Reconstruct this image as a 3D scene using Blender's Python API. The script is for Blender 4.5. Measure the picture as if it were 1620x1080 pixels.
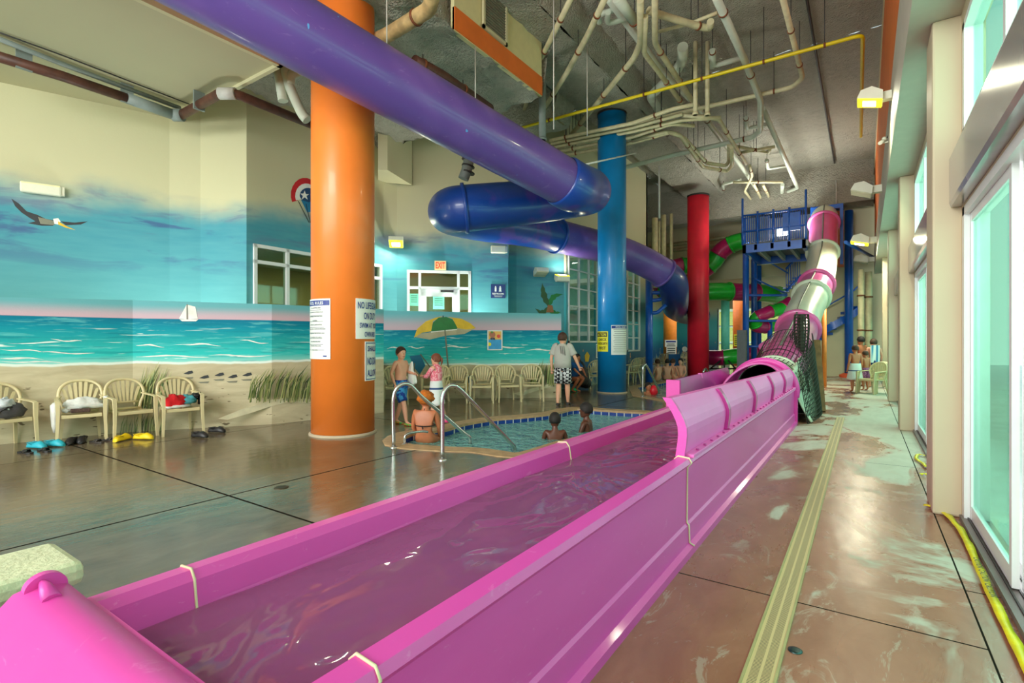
import bpy, bmesh, math, random
from mathutils import Vector, Matrix, noise
from mathutils.geometry import tessellate_polygon
random.seed(7)
PI = math.pi
C = bpy.context.scene.collection
for o in list(bpy.data.objects): bpy.data.objects.remove(o)
# ------------------------------------------------------------------ camera, world, lights, exposure
YAW = math.radians(34.235); CA, SA = math.cos(YAW), math.sin(YAW); FPX = 820.0; EYE = 1.5
cd = bpy.data.cameras.new('camera'); cd.sensor_width = 36; cd.lens = FPX/1620*36; cd.clip_start = .02; cd.clip_end = 200
cam = bpy.data.objects.new('camera', cd); C.objects.link(cam)
cam.location = (0, 0, EYE); cam.rotation_euler = (PI/2, 0, YAW)
sc = bpy.context.scene; sc.camera = cam
sc.view_settings.view_transform = 'Standard'; sc.view_settings.look = 'None'; sc.view_settings.gamma = 1
sc.view_settings.exposure = 0.22
try:
    sc.cycles.use_denoising = True; sc.cycles.max_bounces = 8; sc.cycles.transparent_max_bounces = 12
    sc.cycles.diffuse_bounces = 5; sc.cycles.glossy_bounces = 3; sc.cycles.caustics_reflective = False; sc.cycles.caustics_refractive = False
    sc.cycles.sample_clamp_indirect = 6
except Exception: pass
W = bpy.data.worlds.new('sky'); sc.world = W; W.use_nodes = True
wn = W.node_tree; wn.nodes.clear()
wo = wn.nodes.new('ShaderNodeOutputWorld'); wb = wn.nodes.new('ShaderNodeBackground')
tcw = wn.nodes.new('ShaderNodeTexCoord'); swz = wn.nodes.new('ShaderNodeSeparateXYZ'); wr = wn.nodes.new('ShaderNodeValToRGB')
wn.links.new(tcw.outputs['Generated'], swz.inputs[0]); wn.links.new(swz.outputs[2], wr.inputs[0]); wn.links.new(wr.outputs[0], wb.inputs[0])
wr.color_ramp.elements[0].color = (.80, .95, .90, 1); wr.color_ramp.elements[1].color = (.72, .88, 1, 1)
wb.inputs[1].default_value = 1.3
wn.links.new(wb.outputs[0], wo.inputs[0])
def area(name, loc, target, sx, sy, power, col=(1, 1, 1)):
    l = bpy.data.lights.new(name, 'AREA'); l.shape = 'RECTANGLE'; l.size = sx; l.size_y = sy; l.energy = power; l.color = col
    o = bpy.data.objects.new(name, l); C.objects.link(o); o.location = loc
    o.rotation_euler = (Vector(target)-Vector(loc)).to_track_quat('-Z', 'Y').to_euler(); return o
area('rear_daylight_fill', (-6, -8.6, 4.4), (-5, 12, 3.4), 13, 6.5, 1500, (1, 1, .97))  # fill added behind the camera, stands in for unseen rear daylight
area('daylight_ocean_side', (1.5, 8, 3.6), (-8, 8, 3.0), 24, 5.0, 1300, (1, 1, .98))
area('lagoon_side_fill', (-16, 31, 3.0), (-6, 31, 1.5), 8, 3.5, 600, (1, 1, .9))  # fill added outside the solid bay wall, meant for the far hall
area('fill_tower_deck', (-2.9, 22.6, 5.3), (-2.9, 21.8, 9), 1.8, 1.6, 230, (1, .99, .9))  # upward fill added out of sight on the deck to brighten the ceiling
area('fill_walkway_west', (-10.93, 4.35, 1.2), (-10.0, 4.7, 9), 1.2, .4, 60, (1, .98, .88))  # added fill hidden by the half wall, lifts upper mural and ceiling
area('fill_walkway_middle', (-9.35, 11.15, 1.2), (-8.9, 11.3, 9), .7, .35, 130, (1, .98, .88))  # second added fill, kept out of sight behind the middle half wall
area('hall_fill_rear', (-4.5, -4.5, 5.6), (-5, 8, 9.5), 4, 2, 420, (1, 1, .95))  # extra fill added out of view to brighten hall and ceiling
area('bay_fill', (-8, 33, 4.5), (-8, 33, 0), 5, 5, 220, (1, .97, .85))  # fill added to brighten the deep bay, no fitting there
# ------------------------------------------------------------------ pixel helpers: a pixel and one known coordinate give a real place
def ray(u, v):
    a = (u-810)/FPX; return Vector((-SA+CA*a, CA+SA*a, (540-v)/FPX))
def P(u, v, d): return Vector((0, 0, EYE))+ray(u, v)*d
def PZ(u, v, z=0.0):
    r = ray(u, v); return Vector((0, 0, EYE))+r*((z-EYE)/r.z)
def PX(u, v, x): r = ray(u, v); return Vector((0, 0, EYE))+r*(x/r.x)
def PY(u, v, y): r = ray(u, v); return Vector((0, 0, EYE))+r*(y/r.y)
def PW(u, v, a, b, off=0.0):                 # on the vertical wall through plan points a, b; off = metres towards the room
    r = ray(u, v); n = Vector((b[1]-a[1], -(b[0]-a[0]), 0)).normalized()
    if n.dot(Vector((a[0], a[1], 0))) > 0: n = -n
    k = (n.x*a[0]+n.y*a[1]+off)/(n.x*r.x+n.y*r.y); return Vector((0, 0, EYE))+r*k
RT = Vector((CA, SA, 0)); FW = Vector((-SA, CA, 0))
def head_to(v): return math.atan2(-v.x, v.y)   # rotation that turns local +Y to v
# ------------------------------------------------------------------ materials
class N:
    def __init__(s, name):
        s.m = bpy.data.materials.new(name); s.m.use_nodes = True; s.t = s.m.node_tree; s.t.nodes.clear()
        s.out = s.t.nodes.new('ShaderNodeOutputMaterial')
    def n(s, ty, **k):
        x = s.t.nodes.new(ty)
        for a, b in k.items(): setattr(x, a, b)
        return x
    def put(s, sock, val):
        if isinstance(val, bpy.types.NodeSocket): s.t.links.new(val, sock)
        elif isinstance(val, (tuple, list)): sock.default_value = tuple(val)+((1,) if len(val) == 3 and sock.type == 'RGBA' else ())
        else: sock.default_value = val
    def pos(s):
        if not hasattr(s, '_p'): s._p = s.n('ShaderNodeNewGeometry').outputs['Position']
        return s._p
    def xyz(s):
        if not hasattr(s, '_x'):
            x = s.n('ShaderNodeSeparateXYZ'); s.put(x.inputs[0], s.pos()); s._x = x.outputs
        return s._x
    def math(s, op, a, b=0.0, c=0.0, clamp=False):
        x = s.n('ShaderNodeMath', operation=op); x.use_clamp = clamp
        s.put(x.inputs[0], a); s.put(x.inputs[1], b); s.put(x.inputs[2], c); return x.outputs[0]
    def mix(s, f, a, b):
        x = s.n('ShaderNodeMix', data_type='RGBA'); s.put(x.inputs[0], f); s.put(x.inputs[6], a); s.put(x.inputs[7], b); return x.outputs[2]
    def step(s, v, lo, hi):
        x = s.n('ShaderNodeMapRange', interpolation_type='SMOOTHSTEP'); s.put(x.inputs[0], v); x.inputs[1].default_value = lo; x.inputs[2].default_value = hi; return x.outputs[0]
    def noise(s, scale=1.0, vec=(1, 1, 1), detail=4, rough=.55, dist=0, src=None):
        mp = s.n('ShaderNodeMapping'); s.put(mp.inputs[0], src or s.pos()); mp.inputs[3].default_value = vec
        x = s.n('ShaderNodeTexNoise'); s.put(x.inputs['Vector'], mp.outputs[0]); x.inputs['Scale'].default_value = scale
        x.inputs['Detail'].default_value = detail; x.inputs['Roughness'].default_value = rough; x.inputs['Distortion'].default_value = dist
        return x.outputs[0]
    def bump(s, h, strength=.3, dist=.05):
        x = s.n('ShaderNodeBump'); x.inputs['Strength'].default_value = strength; x.inputs['Distance'].default_value = dist; s.put(x.inputs['Height'], h); return x.outputs[0]
    def bsdf(s, col, rough=.5, metal=0, normal=None, spec=None, coat=0, emis=None, es=0, alpha=None, trans=0):
        b = s.n('ShaderNodeBsdfPrincipled'); s.put(b.inputs['Base Color'], col); s.put(b.inputs['Roughness'], rough); s.put(b.inputs['Metallic'], metal)
        if normal is not None: s.put(b.inputs['Normal'], normal)
        if spec is not None: s.put(b.inputs['Specular IOR Level'], spec)
        if coat: b.inputs['Coat Weight'].default_value = coat; b.inputs['Coat Roughness'].default_value = .08
        if trans: b.inputs['Transmission Weight'].default_value = trans
        if emis: s.put(b.inputs['Emission Color'], emis); b.inputs['Emission Strength'].default_value = es
        s.put(s.out.inputs[0], b.outputs[0]); return s.m
def L(r, g, b):                                 # sRGB 0-255 to linear
    f = lambda c: (c/255/12.92) if c <= 10 else ((c/255+.055)/1.055)**2.4
    return (f(r), f(g), f(b), 1)
def scol(c, k): return tuple(x*k for x in c[:3])+(1,)
_M = {}
def M(name, rgb=None, rough=.5, metal=0, var=.08, ns=6, bump=0, coat=0, es=0):
    if name in _M: return _M[name]
    q = N(name); c = L(*rgb); f = q.noise(ns, detail=3)
    col = q.mix(q.step(f, .3, .7), scol(c, 1-var), scol(c, 1+var))
    _M[name] = q.bsdf(col, rough, metal, q.bump(q.noise(ns*6), bump, .02) if bump else None, coat=coat, emis=c if es else None, es=es); return _M[name]
def glass(name, tint, refl=1.0):
    q = N(name); tr = q.n('ShaderNodeBsdfTransparent'); tr.inputs[0].default_value = tint
    gl = q.n('ShaderNodeBsdfGlossy'); gl.inputs[1].default_value = .03
    lw = q.n('ShaderNodeLayerWeight'); lw.inputs[0].default_value = .5; mx = q.n('ShaderNodeMixShader')
    q.put(mx.inputs[0], q.math('MULTIPLY', q.math('ADD', .04, q.math('MULTIPLY', q.math('POWER', lw.outputs['Facing'], 4.5), .8)), refl, clamp=True)); q.put(mx.inputs[1], tr.outputs[0]); q.put(mx.inputs[2], gl.outputs[0])
    q.put(q.out.inputs[0], mx.outputs[0]); return q.m
def water(name, tint, body, bodyw, scale, strength, vec=(1, 1, 1), dist=.06):
    q = N(name); bm = q.bump(q.math('ADD', q.noise(scale, vec, 2, .5, .6), q.math('MULTIPLY', q.noise(scale*2.7, vec, 2), .35)), strength, dist)
    tr = q.n('ShaderNodeBsdfTransparent'); tr.inputs[0].default_value = tint
    df = q.n('ShaderNodeBsdfDiffuse'); df.inputs[0].default_value = body; q.put(df.inputs['Normal'], bm)
    gl = q.n('ShaderNodeBsdfGlossy'); gl.inputs[1].default_value = .04; q.put(gl.inputs['Normal'], bm)
    fr = q.n('ShaderNodeFresnel'); fr.inputs[0].default_value = 1.4; q.put(fr.inputs['Normal'], bm)
    m1 = q.n('ShaderNodeMixShader'); m1.inputs[0].default_value = bodyw; q.put(m1.inputs[1], tr.outputs[0]); q.put(m1.inputs[2], df.outputs[0])
    m2 = q.n('ShaderNodeMixShader'); q.put(m2.inputs[0], fr.outputs[0]); q.put(m2.inputs[1], m1.outputs[0]); q.put(m2.inputs[2], gl.outputs[0])
    q.put(q.out.inputs[0], m2.outputs[0]); return q.m
# ------------------------------------------------------------------ mesh builder
class MB:
    def __init__(s): s.bm = bmesh.new(); s.mats = []; s.mi = 0
    def use(s, m):
        if m not in s.mats: s.mats.append(m)
        s.mi = s.mats.index(m); return s
    def face(s, pts, smooth=False):
        try: f = s.bm.faces.new([s.bm.verts.new(p) for p in pts])
        except ValueError: return
        f.material_index = s.mi; f.smooth = smooth; return f
    def box(s, lo, hi, bev=0, mtx=None):
        vs = [s.bm.verts.new((x, y, z)) for x in (lo[0], hi[0]) for y in (lo[1], hi[1]) for z in (lo[2], hi[2])]
        fs = []
        for q in ((0, 1, 3, 2), (4, 6, 7, 5), (0, 4, 5, 1), (2, 3, 7, 6), (0, 2, 6, 4), (1, 5, 7, 3)):
            f = s.bm.faces.new([vs[i] for i in q]); f.material_index = s.mi; fs.append(f)
        if bev:
            es = list({e for f in fs for e in f.edges})
            r = bmesh.ops.bevel(s.bm, geom=es, offset=bev, segments=2, affect='EDGES', profile=.5)
            for f in r['faces']: f.material_index = s.mi
            vs = list({v for f in fs if f.is_valid for v in f.verts} | {v for f in r['faces'] for v in f.verts})
        if mtx: bmesh.ops.transform(s.bm, matrix=mtx, verts=vs)
        return s
    def obox(s, a, b, w, h, bev=0, up=Vector((0, 0, 1))):       # bar from a to b, w wide, h high
        a, b = Vector(a), Vector(b); d = b-a; ln = d.length; y = d.normalized()
        if abs(y.dot(up)) > .99: up = Vector((1, 0, 0))
        x = y.cross(up).normalized(); z = x.cross(y)
        m = Matrix((x, y, z)).transposed().to_4x4(); m.translation = a
        return s.box((-w/2, 0, -h/2), (w/2, ln, h/2), bev, m)
    def loft(s, rings, smooth=True, caps=True, closed=False):
        vr = [[s.bm.verts.new(p) for p in r] for r in rings]; k = len(vr[0]); n = len(vr)
        for i in range(n if closed else n-1):
            A, B = vr[i], vr[(i+1) % n]
            for j in range(k):
                try:
                    f = s.bm.faces.new((A[j], A[(j+1) % k], B[(j+1) % k], B[j])); f.smooth = smooth; f.material_index = s.mi
                except ValueError: pass
        if caps and not closed:
            for r, fl in ((vr[0], 1), (vr[-1], 0)):
                try: f = s.bm.faces.new(r[::-1] if fl else r); f.material_index = s.mi
                except ValueError: pass
        return s
    def sheet(s, rows, smooth=True):
        vr = [[s.bm.verts.new(p) for p in r] for r in rows]
        for i in range(len(vr)-1):
            for j in range(len(vr[0])-1):
                f = s.bm.faces.new((vr[i][j], vr[i][j+1], vr[i+1][j+1], vr[i+1][j])); f.smooth = smooth; f.material_index = s.mi
        return s
    def tube(s, pts, r, n=12, caps=True, closed=False, flat=None):
        pts = [Vector(p) for p in pts]; R = r if isinstance(r, (list, tuple)) else [r]*len(pts)
        rings = []; prev = None
        for i, p in enumerate(pts):
            if closed: t = pts[(i+1) % len(pts)]-pts[i-1]
            else: t = pts[min(i+1, len(pts)-1)]-pts[max(i-1, 0)]
            t.normalize()
            if prev is None:
                up = Vector((0, 0, 1)) if abs(t.z) < .95 else Vector((1, 0, 0)); x = t.cross(up).normalized()
            else: x = (prev-t*prev.dot(t)).normalized()
            prev = x; y = t.cross(x)
            fx, fy = flat or (1, 1)
            rings.append([p+(x*math.cos(2*PI*j/n)*fx+y*math.sin(2*PI*j/n)*fy)*R[i] for j in range(n)])
        return s.loft(rings, True, caps, closed)
    def cyl(s, a, b, r, n=24, caps=True): return s.tube([a, b], r, n, caps)
    def lathe(s, prof, c=(0, 0, 0), n=32, caps=False):
        return s.loft([[Vector((c[0]+r*math.cos(2*PI*j/n), c[1]+r*math.sin(2*PI*j/n), c[2]+z)) for j in range(n)] for r, z in prof], True, caps)
    def ball(s, c, rx, ry=None, rz=None, n=12, mtx=None):
        ry = ry or rx; rz = rz or rx; c = Vector(c); R = []
        for i in range(1, n//2+2):
            a = -PI/2+PI*(i-.5)/(n//2+1); R.append([Vector((rx*math.cos(a)*math.cos(2*PI*j/n), ry*math.cos(a)*math.sin(2*PI*j/n), rz*math.sin(a))) for j in range(n)])
        R = [[c+(mtx @ p if mtx else p) for p in r] for r in R]; return s.loft(R)
    def prism(s, poly, ext):                                    # poly: list of 3D points; ext: extrusion vector
        poly = [Vector(p) for p in poly]; ext = Vector(ext)
        a = [s.bm.verts.new(p) for p in poly]; b = [s.bm.verts.new(p+ext) for p in poly]
        for t in tessellate_polygon([poly]):
            for vs, o in ((a, t), (b, t[::-1])):
                try: f = s.bm.faces.new([vs[i] for i in o]); f.material_index = s.mi
                except ValueError: pass
        for i in range(len(poly)):
            j = (i+1) % len(poly)
            f = s.bm.faces.new((a[i], b[i], b[j], a[j])); f.material_index = s.mi
        return s
    def mesh(s, me, mtx=None):
        k = len(s.bm.verts); kf = len(s.bm.faces); s.bm.from_mesh(me); s.bm.verts.ensure_lookup_table(); s.bm.faces.ensure_lookup_table()
        if mtx: bmesh.ops.transform(s.bm, matrix=mtx, verts=s.bm.verts[k:])
        for f in s.bm.faces[kf:]: f.material_index = s.mi
        return s
    def build(s, name, mat=None, parent=None, fix=True):
        if fix: bmesh.ops.recalc_face_normals(s.bm, faces=s.bm.faces)
        me = bpy.data.meshes.new(name); s.bm.to_mesh(me); s.bm.free()
        for m in (s.mats or [mat]): me.materials.append(m)
        o = bpy.data.objects.new(name, me); C.objects.link(o)
        if parent: o.parent = parent
        return o
def tag(o, label, cat, group=None, kind=None):
    if label: o['label'] = label
    if cat: o['category'] = cat
    if group: o['group'] = group
    if kind: o['kind'] = kind
    return o
def st(o): o['kind'] = 'structure'; return o
def thing(name, label, cat, loc=(0, 0, 0), rz=0, group=None):
    o = bpy.data.objects.new(name, None); C.objects.link(o); o.empty_display_size = .1
    o.location = loc; o.rotation_euler = (0, 0, rz); return tag(o, label, cat, group)
def dup(root, loc=None, rz=None, label=None, group=None):
    r = root.copy(); C.objects.link(r)
    if loc is not None: r.location = loc
    if rz is not None: r.rotation_euler = (0, 0, rz)
    if label: r['label'] = label
    if group: r['group'] = group
    for ch in list(root.children):
        c = ch.copy(); C.objects.link(c); c.parent = r
        for g in list(ch.children): e = g.copy(); C.objects.link(e); e.parent = c
    return r
def curve_pts(pts, k=6, closed=False):            # Catmull-Rom
    pts = [Vector(p) for p in pts]; n = len(pts); out = []
    for i in range(n if closed else n-1):
        p0 = pts[i-1] if (i or closed) else pts[0]*2-pts[1]; p1 = pts[i]; p2 = pts[(i+1) % n]; p3 = pts[(i+2) % n] if (closed or i+2 < n) else p2*2-p1
        for j in range(k):
            t = j/k; out.append(.5*((2*p1)+(p2-p0)*t+(2*p0-5*p1+4*p2-p3)*t*t+(3*p1-p0-3*p2+p3)*t**3))
    if not closed: out.append(pts[-1])
    return out
def bend_pts(pts, r=.12, k=4):                    # polyline with rounded corners
    pts = [Vector(p) for p in pts]; out = [pts[0]]
    for i in range(1, len(pts)-1):
        a, b, c = pts[i-1], pts[i], pts[i+1]; rr = min(r, (a-b).length*.45, (c-b).length*.45)
        p = b+(a-b).normalized()*rr; q = b+(c-b).normalized()*rr
        for j in range(k+1): t = j/k; out.append(p*(1-t)**2+b*2*t*(1-t)+q*t*t)
    return out+[pts[-1]]
_TX = {}
def text_mesh(body, size=1.0, ext=.004, align='CENTER'):
    cu = bpy.data.curves.new('tmp', 'FONT'); cu.body = body; cu.size = size; cu.extrude = ext; cu.offset = .018*size; cu.align_x = align; cu.resolution_u = 2
    o = bpy.data.objects.new('tmp', cu); C.objects.link(o); dg = bpy.context.evaluated_depsgraph_get()
    me = bpy.data.meshes.new_from_object(o.evaluated_get(dg)); bpy.data.objects.remove(o); return me
# ------------------------------------------------------------------ setting: materials
def mat_floor():
    q = N('stained_concrete'); x, y, z = q.xyz()[0], q.xyz()[1], q.xyz()[2]
    n1 = q.noise(1.1, (1, .55, 1), 6, .65, .8); n2 = q.noise(5, (1, .45, 1), 5, .6, .5); n3 = q.noise(.5, (1, 1, 1), 3)
    side = q.step(x, -3.6, -1.4)                                  # red-brown stain in the corridor, grey-olive by the pool
    brown = q.mix(n2, L(122, 72, 54), L(182, 124, 98)); grey = q.mix(n2, L(74, 66, 50), L(140, 124, 100))
    base = q.mix(side, grey, brown)
    dry = q.step(q.math('ADD', q.math('MULTIPLY', n1, 1.0), q.math('ADD', q.math('MULTIPLY', q.step(x, -.5, .5), .12), q.math('MULTIPLY', q.step(y, 5, 11), .13))), .60, .68)
    dry = q.math('MULTIPLY', dry, side)
    fleck = q.math('MULTIPLY', q.step(q.noise(3.2, (1, .5, 1), 6, .75, 1.2), .56, .62), .5)
    col = q.mix(dry, base, q.mix(n2, L(168, 160, 142), L(212, 208, 192)))
    col = q.mix(q.math('MULTIPLY', fleck, side), col, L(190, 176, 158))
    def line(v, at, w=.006): return q.math('LESS_THAN', q.math('ABSOLUTE', q.math('SUBTRACT', v, at)), w)
    left = q.math('LESS_THAN', x, -2.2); mid = q.math('MULTIPLY', q.math('GREATER_THAN', x, -1.1), q.math('LESS_THAN', x, .5)); edge = q.math('GREATER_THAN', x, .5)
    j = q.math('MULTIPLY', q.math('ADD', line(x, -5.12, .013), line(x, -8.7, .008)), left)
    for yy, msk, w_ in ((2.62, left, .012), (6.9, left, .012), (11.2, left, .012), (3.39, mid, .006), (7.8, mid, .006), (4.12, edge, .006)): j = q.math('ADD', j, q.math('MULTIPLY', line(y, yy, w_), msk))
    j = q.math('ADD', j, line(x, .50, .005)); j = q.math('MINIMUM', j, 1.0)
    col = q.mix(j, col, (.02, .017, .013, 1))
    wet = q.math('SUBTRACT', 1.0, dry)
    rough = q.math('ADD', .62, q.math('MULTIPLY', wet, q.math('SUBTRACT', q.math('MULTIPLY', n1, .35), q.math('ADD', .52, q.math('MULTIPLY', q.math('SUBTRACT', 1.0, side), .12)))))
    rough = q.math('MAXIMUM', rough, .07)
    bp = q.bump(q.math('ADD', q.math('MULTIPLY', n1, .5), q.math('MULTIPLY', q.noise(9, (1, .5, 1), 4), .35)), .24, .03)
    return q.bsdf(col, q.math('ADD', rough, q.math('MULTIPLY', j, .5)), 0, bp, spec=q.math('MULTIPLY', q.math('SUBTRACT', 1.0, j), .75))
def mat_foam():
    q = N('sprayed_foam'); n1 = q.noise(7, (1, 1, 1), 5, .65); n2 = q.noise(.8, (1, 1, 1), 4, .6); 
    col = q.mix(n1, L(128, 128, 112), L(205, 205, 188)); col = q.mix(q.step(n2, .35, .7), col, L(178, 178, 160))
    return q.bsdf(col, .6, 0, q.bump(q.math('ADD', n1, q.noise(24, detail=3)), .9, .12))
def mat_mural_low(name, ztop, zbot, zl):
    q = N(name); z = q.xyz()[2]
    wob = q.math('MULTIPLY', q.math('SUBTRACT', q.noise(.9, (1, 1, .3), 4), .5), .16)
    zz = q.math('ADD', z, wob)
    sky = q.mix(q.step(z, ztop+.02, zl-.02), L(204, 178, 190), L(104, 176, 184))
    t = q.math('DIVIDE', q.math('SUBTRACT', z, zbot), ztop-zbot)
    r = q.n('ShaderNodeValToRGB'); q.put(r.inputs[0], t); e = r.color_ramp
    e.elements[0].color = L(150, 222, 212); e.elements[1].color = L(8, 118, 150)
    for p, c in ((.18, L(50, 200, 196)), (.5, L(38, 172, 176)), (.78, L(10, 148, 168))): k = e.elements.new(p); k.color = c
    st1 = q.noise(2.2, (1, 1, 11), 4, .6, .4); sea = q.mix(q.math('MULTIPLY', q.step(st1, .52, .68), .45), r.outputs[0], L(120, 215, 212)); sea = q.mix(q.math('MULTIPLY', q.step(q.noise(1.3, (1, 1, 16), 3), .55, .7), .4), sea, L(10, 110, 130))
    foam = q.step(q.noise(1.2, (1, 1, 20), 3, .5, .7), .66, .70); sea = q.mix(q.math('MULTIPLY', foam, q.step(t, .95, .6)), sea, L(225, 245, 238))
    sand = q.mix(q.noise(1.4, (1, 1, 5), 5, .6, .6), L(160, 150, 118), L(226, 218, 184)); spots = q.step(q.noise(5, (1, 1, 3), 2), .68, .72)
    sand = q.mix(q.math('MULTIPLY', spots, q.step(z, zbot-.1, zbot-.45)), sand, L(120, 108, 84))
    col = q.mix(q.step(z, ztop-.006, ztop+.006), sea, sky); col = q.mix(q.step(zz, zbot+.035, zbot+.012), col, L(228, 244, 234)); col = q.mix(q.step(zz, zbot-.005, zbot-.03), col, sand)
    return q.bsdf(col, .7, 0, q.bump(q.noise(30), .05), spec=.2)
def mat_mural_up():
    q = N('mural_sky_paint'); z = q.xyz()[2]; zz = q.math('ADD', z, q.math('MULTIPLY', q.math('SUBTRACT', q.noise(.5, (1, 1, 1.5), 4, .6), .5), 1.1))
    sky = q.mix(q.step(z, 1.9, 3.9), L(88, 158, 160), L(62, 142, 162))
    sky = q.mix(q.math('MULTIPLY', q.noise(1.2, (1, 1, 7), 4), .5), sky, L(112, 180, 184))
    cl = q.math('MULTIPLY', q.step(q.noise(.55, (1, 1, 5.5), 5, .6, .5), .54, .70), q.step(z, 2.6, 3.6)); sky = q.mix(q.math('MULTIPLY', cl, .8), sky, L(70, 92, 140))
    col = q.mix(q.step(zz, 3.95, 4.75), sky, q.mix(q.noise(.4), L(196, 194, 156), L(208, 205, 168)))
    cl2 = q.math('MULTIPLY', q.math('MULTIPLY', q.step(q.noise(.5, (1, 1, 4.5), 5, .6, .7), .50, .66), q.step(z, 3.5, 3.9)), q.step(z, 4.7, 4.3)); col = q.mix(q.math('MULTIPLY', cl2, .6), col, L(98, 104, 140))
    return q.bsdf(col, .7, 0, q.bump(q.noise(30), .04), spec=.2)
def mat_reef():
    q = N('mural_reef_paint'); z = q.xyz()[2]; col = q.mix(q.step(z, .5, 2.4), L(18, 84, 130), L(60, 170, 176)); v = q.n('ShaderNodeTexVoronoi'); v.inputs['Scale'].default_value = 2.2; q.put(v.inputs['Vector'], q.pos())
    d = q.math('MULTIPLY', q.step(v.outputs['Distance'], .16, .1), q.step(z, 1.7, 1.0)); col = q.mix(d, col, q.mix(q.noise(1.4), L(230, 200, 120), L(230, 120, 110)))
    col = q.mix(q.math('MULTIPLY', q.step(q.noise(3, (1, 1, .5), 4), .52, .6), q.step(z, 1.1, .5)), col, L(150, 170, 150)); col = q.mix(q.step(z, 2.9, 4.2), col, L(196, 194, 156))
    return q.bsdf(col, .5)
FLOOR = mat_floor(); FOAM = mat_foam(); MUP = mat_mural_up(); REEF = mat_reef()
MLOW_L = mat_mural_low('mural_beach_paint_west', 1.885, 1.14, 2.15); MLOW_R = mat_mural_low('mural_beach_paint_middle', 1.80, .90, 2.28)
CREAM = M('cream_wall_paint', (202, 198, 160), .6, var=.05, ns=.6, bump=.05); BEIGE = M('beige_wall_paint', (196, 182, 152), .6, var=.04, ns=.5); ORANGE = M('orange_band_paint', (232, 118, 44), .5, var=.06, ns=2)
SOFF = M('soffit_paint', (190, 184, 168), .6, var=.03); WHITE = M('white_aluminium', (226, 232, 230), .35, var=.02); GREY = M('grey_header_metal', (150, 148, 146), .18, var=.05, coat=.4)
MINT = glass('mint_glass', (.50, .76, .66, 1), .35); CLEAR = glass('clear_glass', (.82, .9, .86, 1), 1.6); DARKM = M('dark_metal', (46, 46, 44), .5)
# ------------------------------------------------------------------ floor with the two pool openings
POOL = [(1030, 654), (973, 650.5), (913, 647), (879, 654), (825, 660), (778, 664), (732, 672), (706, 680), (652, 687), (640, 701), (703, 707), (758, 709), (802, 715), (822, 716), (869, 702), (900, 694), (960, 680), (991, 672), (1014, 661)]
POOL = [PZ(*p) for p in POOL]; POOLC = curve_pts(POOL, 3, True)
POOL2 = [PZ(*p) for p in ((1008, 612), (1060, 603), (1130, 597.5), (1170, 600), (1150, 622), (1125, 634), (1060, 634), (1018, 626))]
CH = [(-2.02, .95), (-1.14, .95)]
def ring_poly(pts, z): return [Vector((p.x, p.y, z)) for p in pts]
def offset(pts, d):
    out = []; n = len(pts); cx = sum((p for p in pts), Vector())/n
    for i in range(n):
        t = (pts[(i+1) % n]-pts[i-1]); nn = Vector((t.y, -t.x, 0)).normalized()
        if nn.dot(pts[i]-cx) < 0 and False: nn = -nn
        out.append(pts[i]+nn*d)
    return out
def area2(pts): return sum(pts[i].x*pts[(i+1) % len(pts)].y-pts[(i+1) % len(pts)].x*pts[i].y for i in range(len(pts)))
if area2(POOLC) < 0: POOLC = POOLC[::-1]
if area2(POOL2) < 0: POOL2 = POOL2[::-1]
outer = [Vector(p) for p in ((-20, -9, 0), (.78, -9, 0), (.78, 46, 0), (-20, 46, 0))]
m = MB()
polys = [outer, POOLC, POOL2]; allp = [p for q in polys for p in q]; vs = [m.bm.verts.new(p) for p in allp]
for t in tessellate_polygon(polys):
    try: m.bm.faces.new([vs[i] for i in t])
    except ValueError: pass
fl = m.build('floor', FLOOR); st(fl)
for pl in fl.data.polygons:
    if pl.normal.z < 0: pl.flip()
st(MB().box((.78, -12, -.12), (9, 46, -.04)).build('patio_ground', M('patio_concrete', (198, 214, 204), .8, var=.08, ns=1.5)))
TANC = M('tan_coping', (182, 150, 108), .5, var=.15, ns=8, bump=.1)
def mat_tile():
    q = N('blue_pool_tile'); x, y, z = q.xyz()[0], q.xyz()[1], q.xyz()[2]
    a = q.math('LESS_THAN', q.math('FRACT', q.math('MULTIPLY', q.math('ADD', x, q.math('MULTIPLY', y, .7)), 5.5)), .12)
    return q.bsdf(q.mix(a, q.mix(q.noise(8), L(14, 40, 120), L(40, 80, 160)), L(190, 205, 200)), .25)
BASIN = M('pool_plaster', (150, 205, 200), .5, var=.12, ns=3); TILE = mat_tile()
def pool(pts, label, wmat, depth, prefix):
    t = thing(prefix, label, 'pool', (0, 0, 0))
    o = offset(pts, .30); n = len(pts); b = MB()
    prof = [(o, .0), (o, .012), (pts, .012), (pts, -.03)]
    b.loft([ring_poly(p, z) for p, z in prof], False, False); b.build('coping', TANC, t)
    b = MB(); b.loft([ring_poly(pts, -.03), ring_poly(pts, -.20)], False, False); b.build('tile_band', TILE, t)
    b = MB(); b.loft([ring_poly(pts, -.20), ring_poly(pts, -depth)], False, False)
    for tr in tessellate_polygon([ring_poly(pts, -depth)]): b.face([ring_poly(pts, -depth)[i] for i in tr])
    b.build('basin', BASIN, t)
    b = MB()
    for tr in tessellate_polygon([ring_poly(pts, -.10)]): b.face([ring_poly(pts, -.10)[i] for i in tr])
    w = b.build('water', wmat, t)
    for pl in w.data.polygons:
        if pl.normal.z < 0: pl.flip()
    return t
pool(POOLC, 'whirlpool with choppy teal water and a tan coping beside the magenta flume', water('pool_water', (.6, .85, .82, 1), L(140, 208, 200), .72, 5, 1.0, dist=.14), .9, 'whirlpool')
pool(POOL2, 'larger green watered pool beyond the blue column', water('far_pool_water', (.55, .75, .65, 1), L(150, 190, 160), .68, 3, .7, dist=.1), 1.0, 'swimming_pool')
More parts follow.
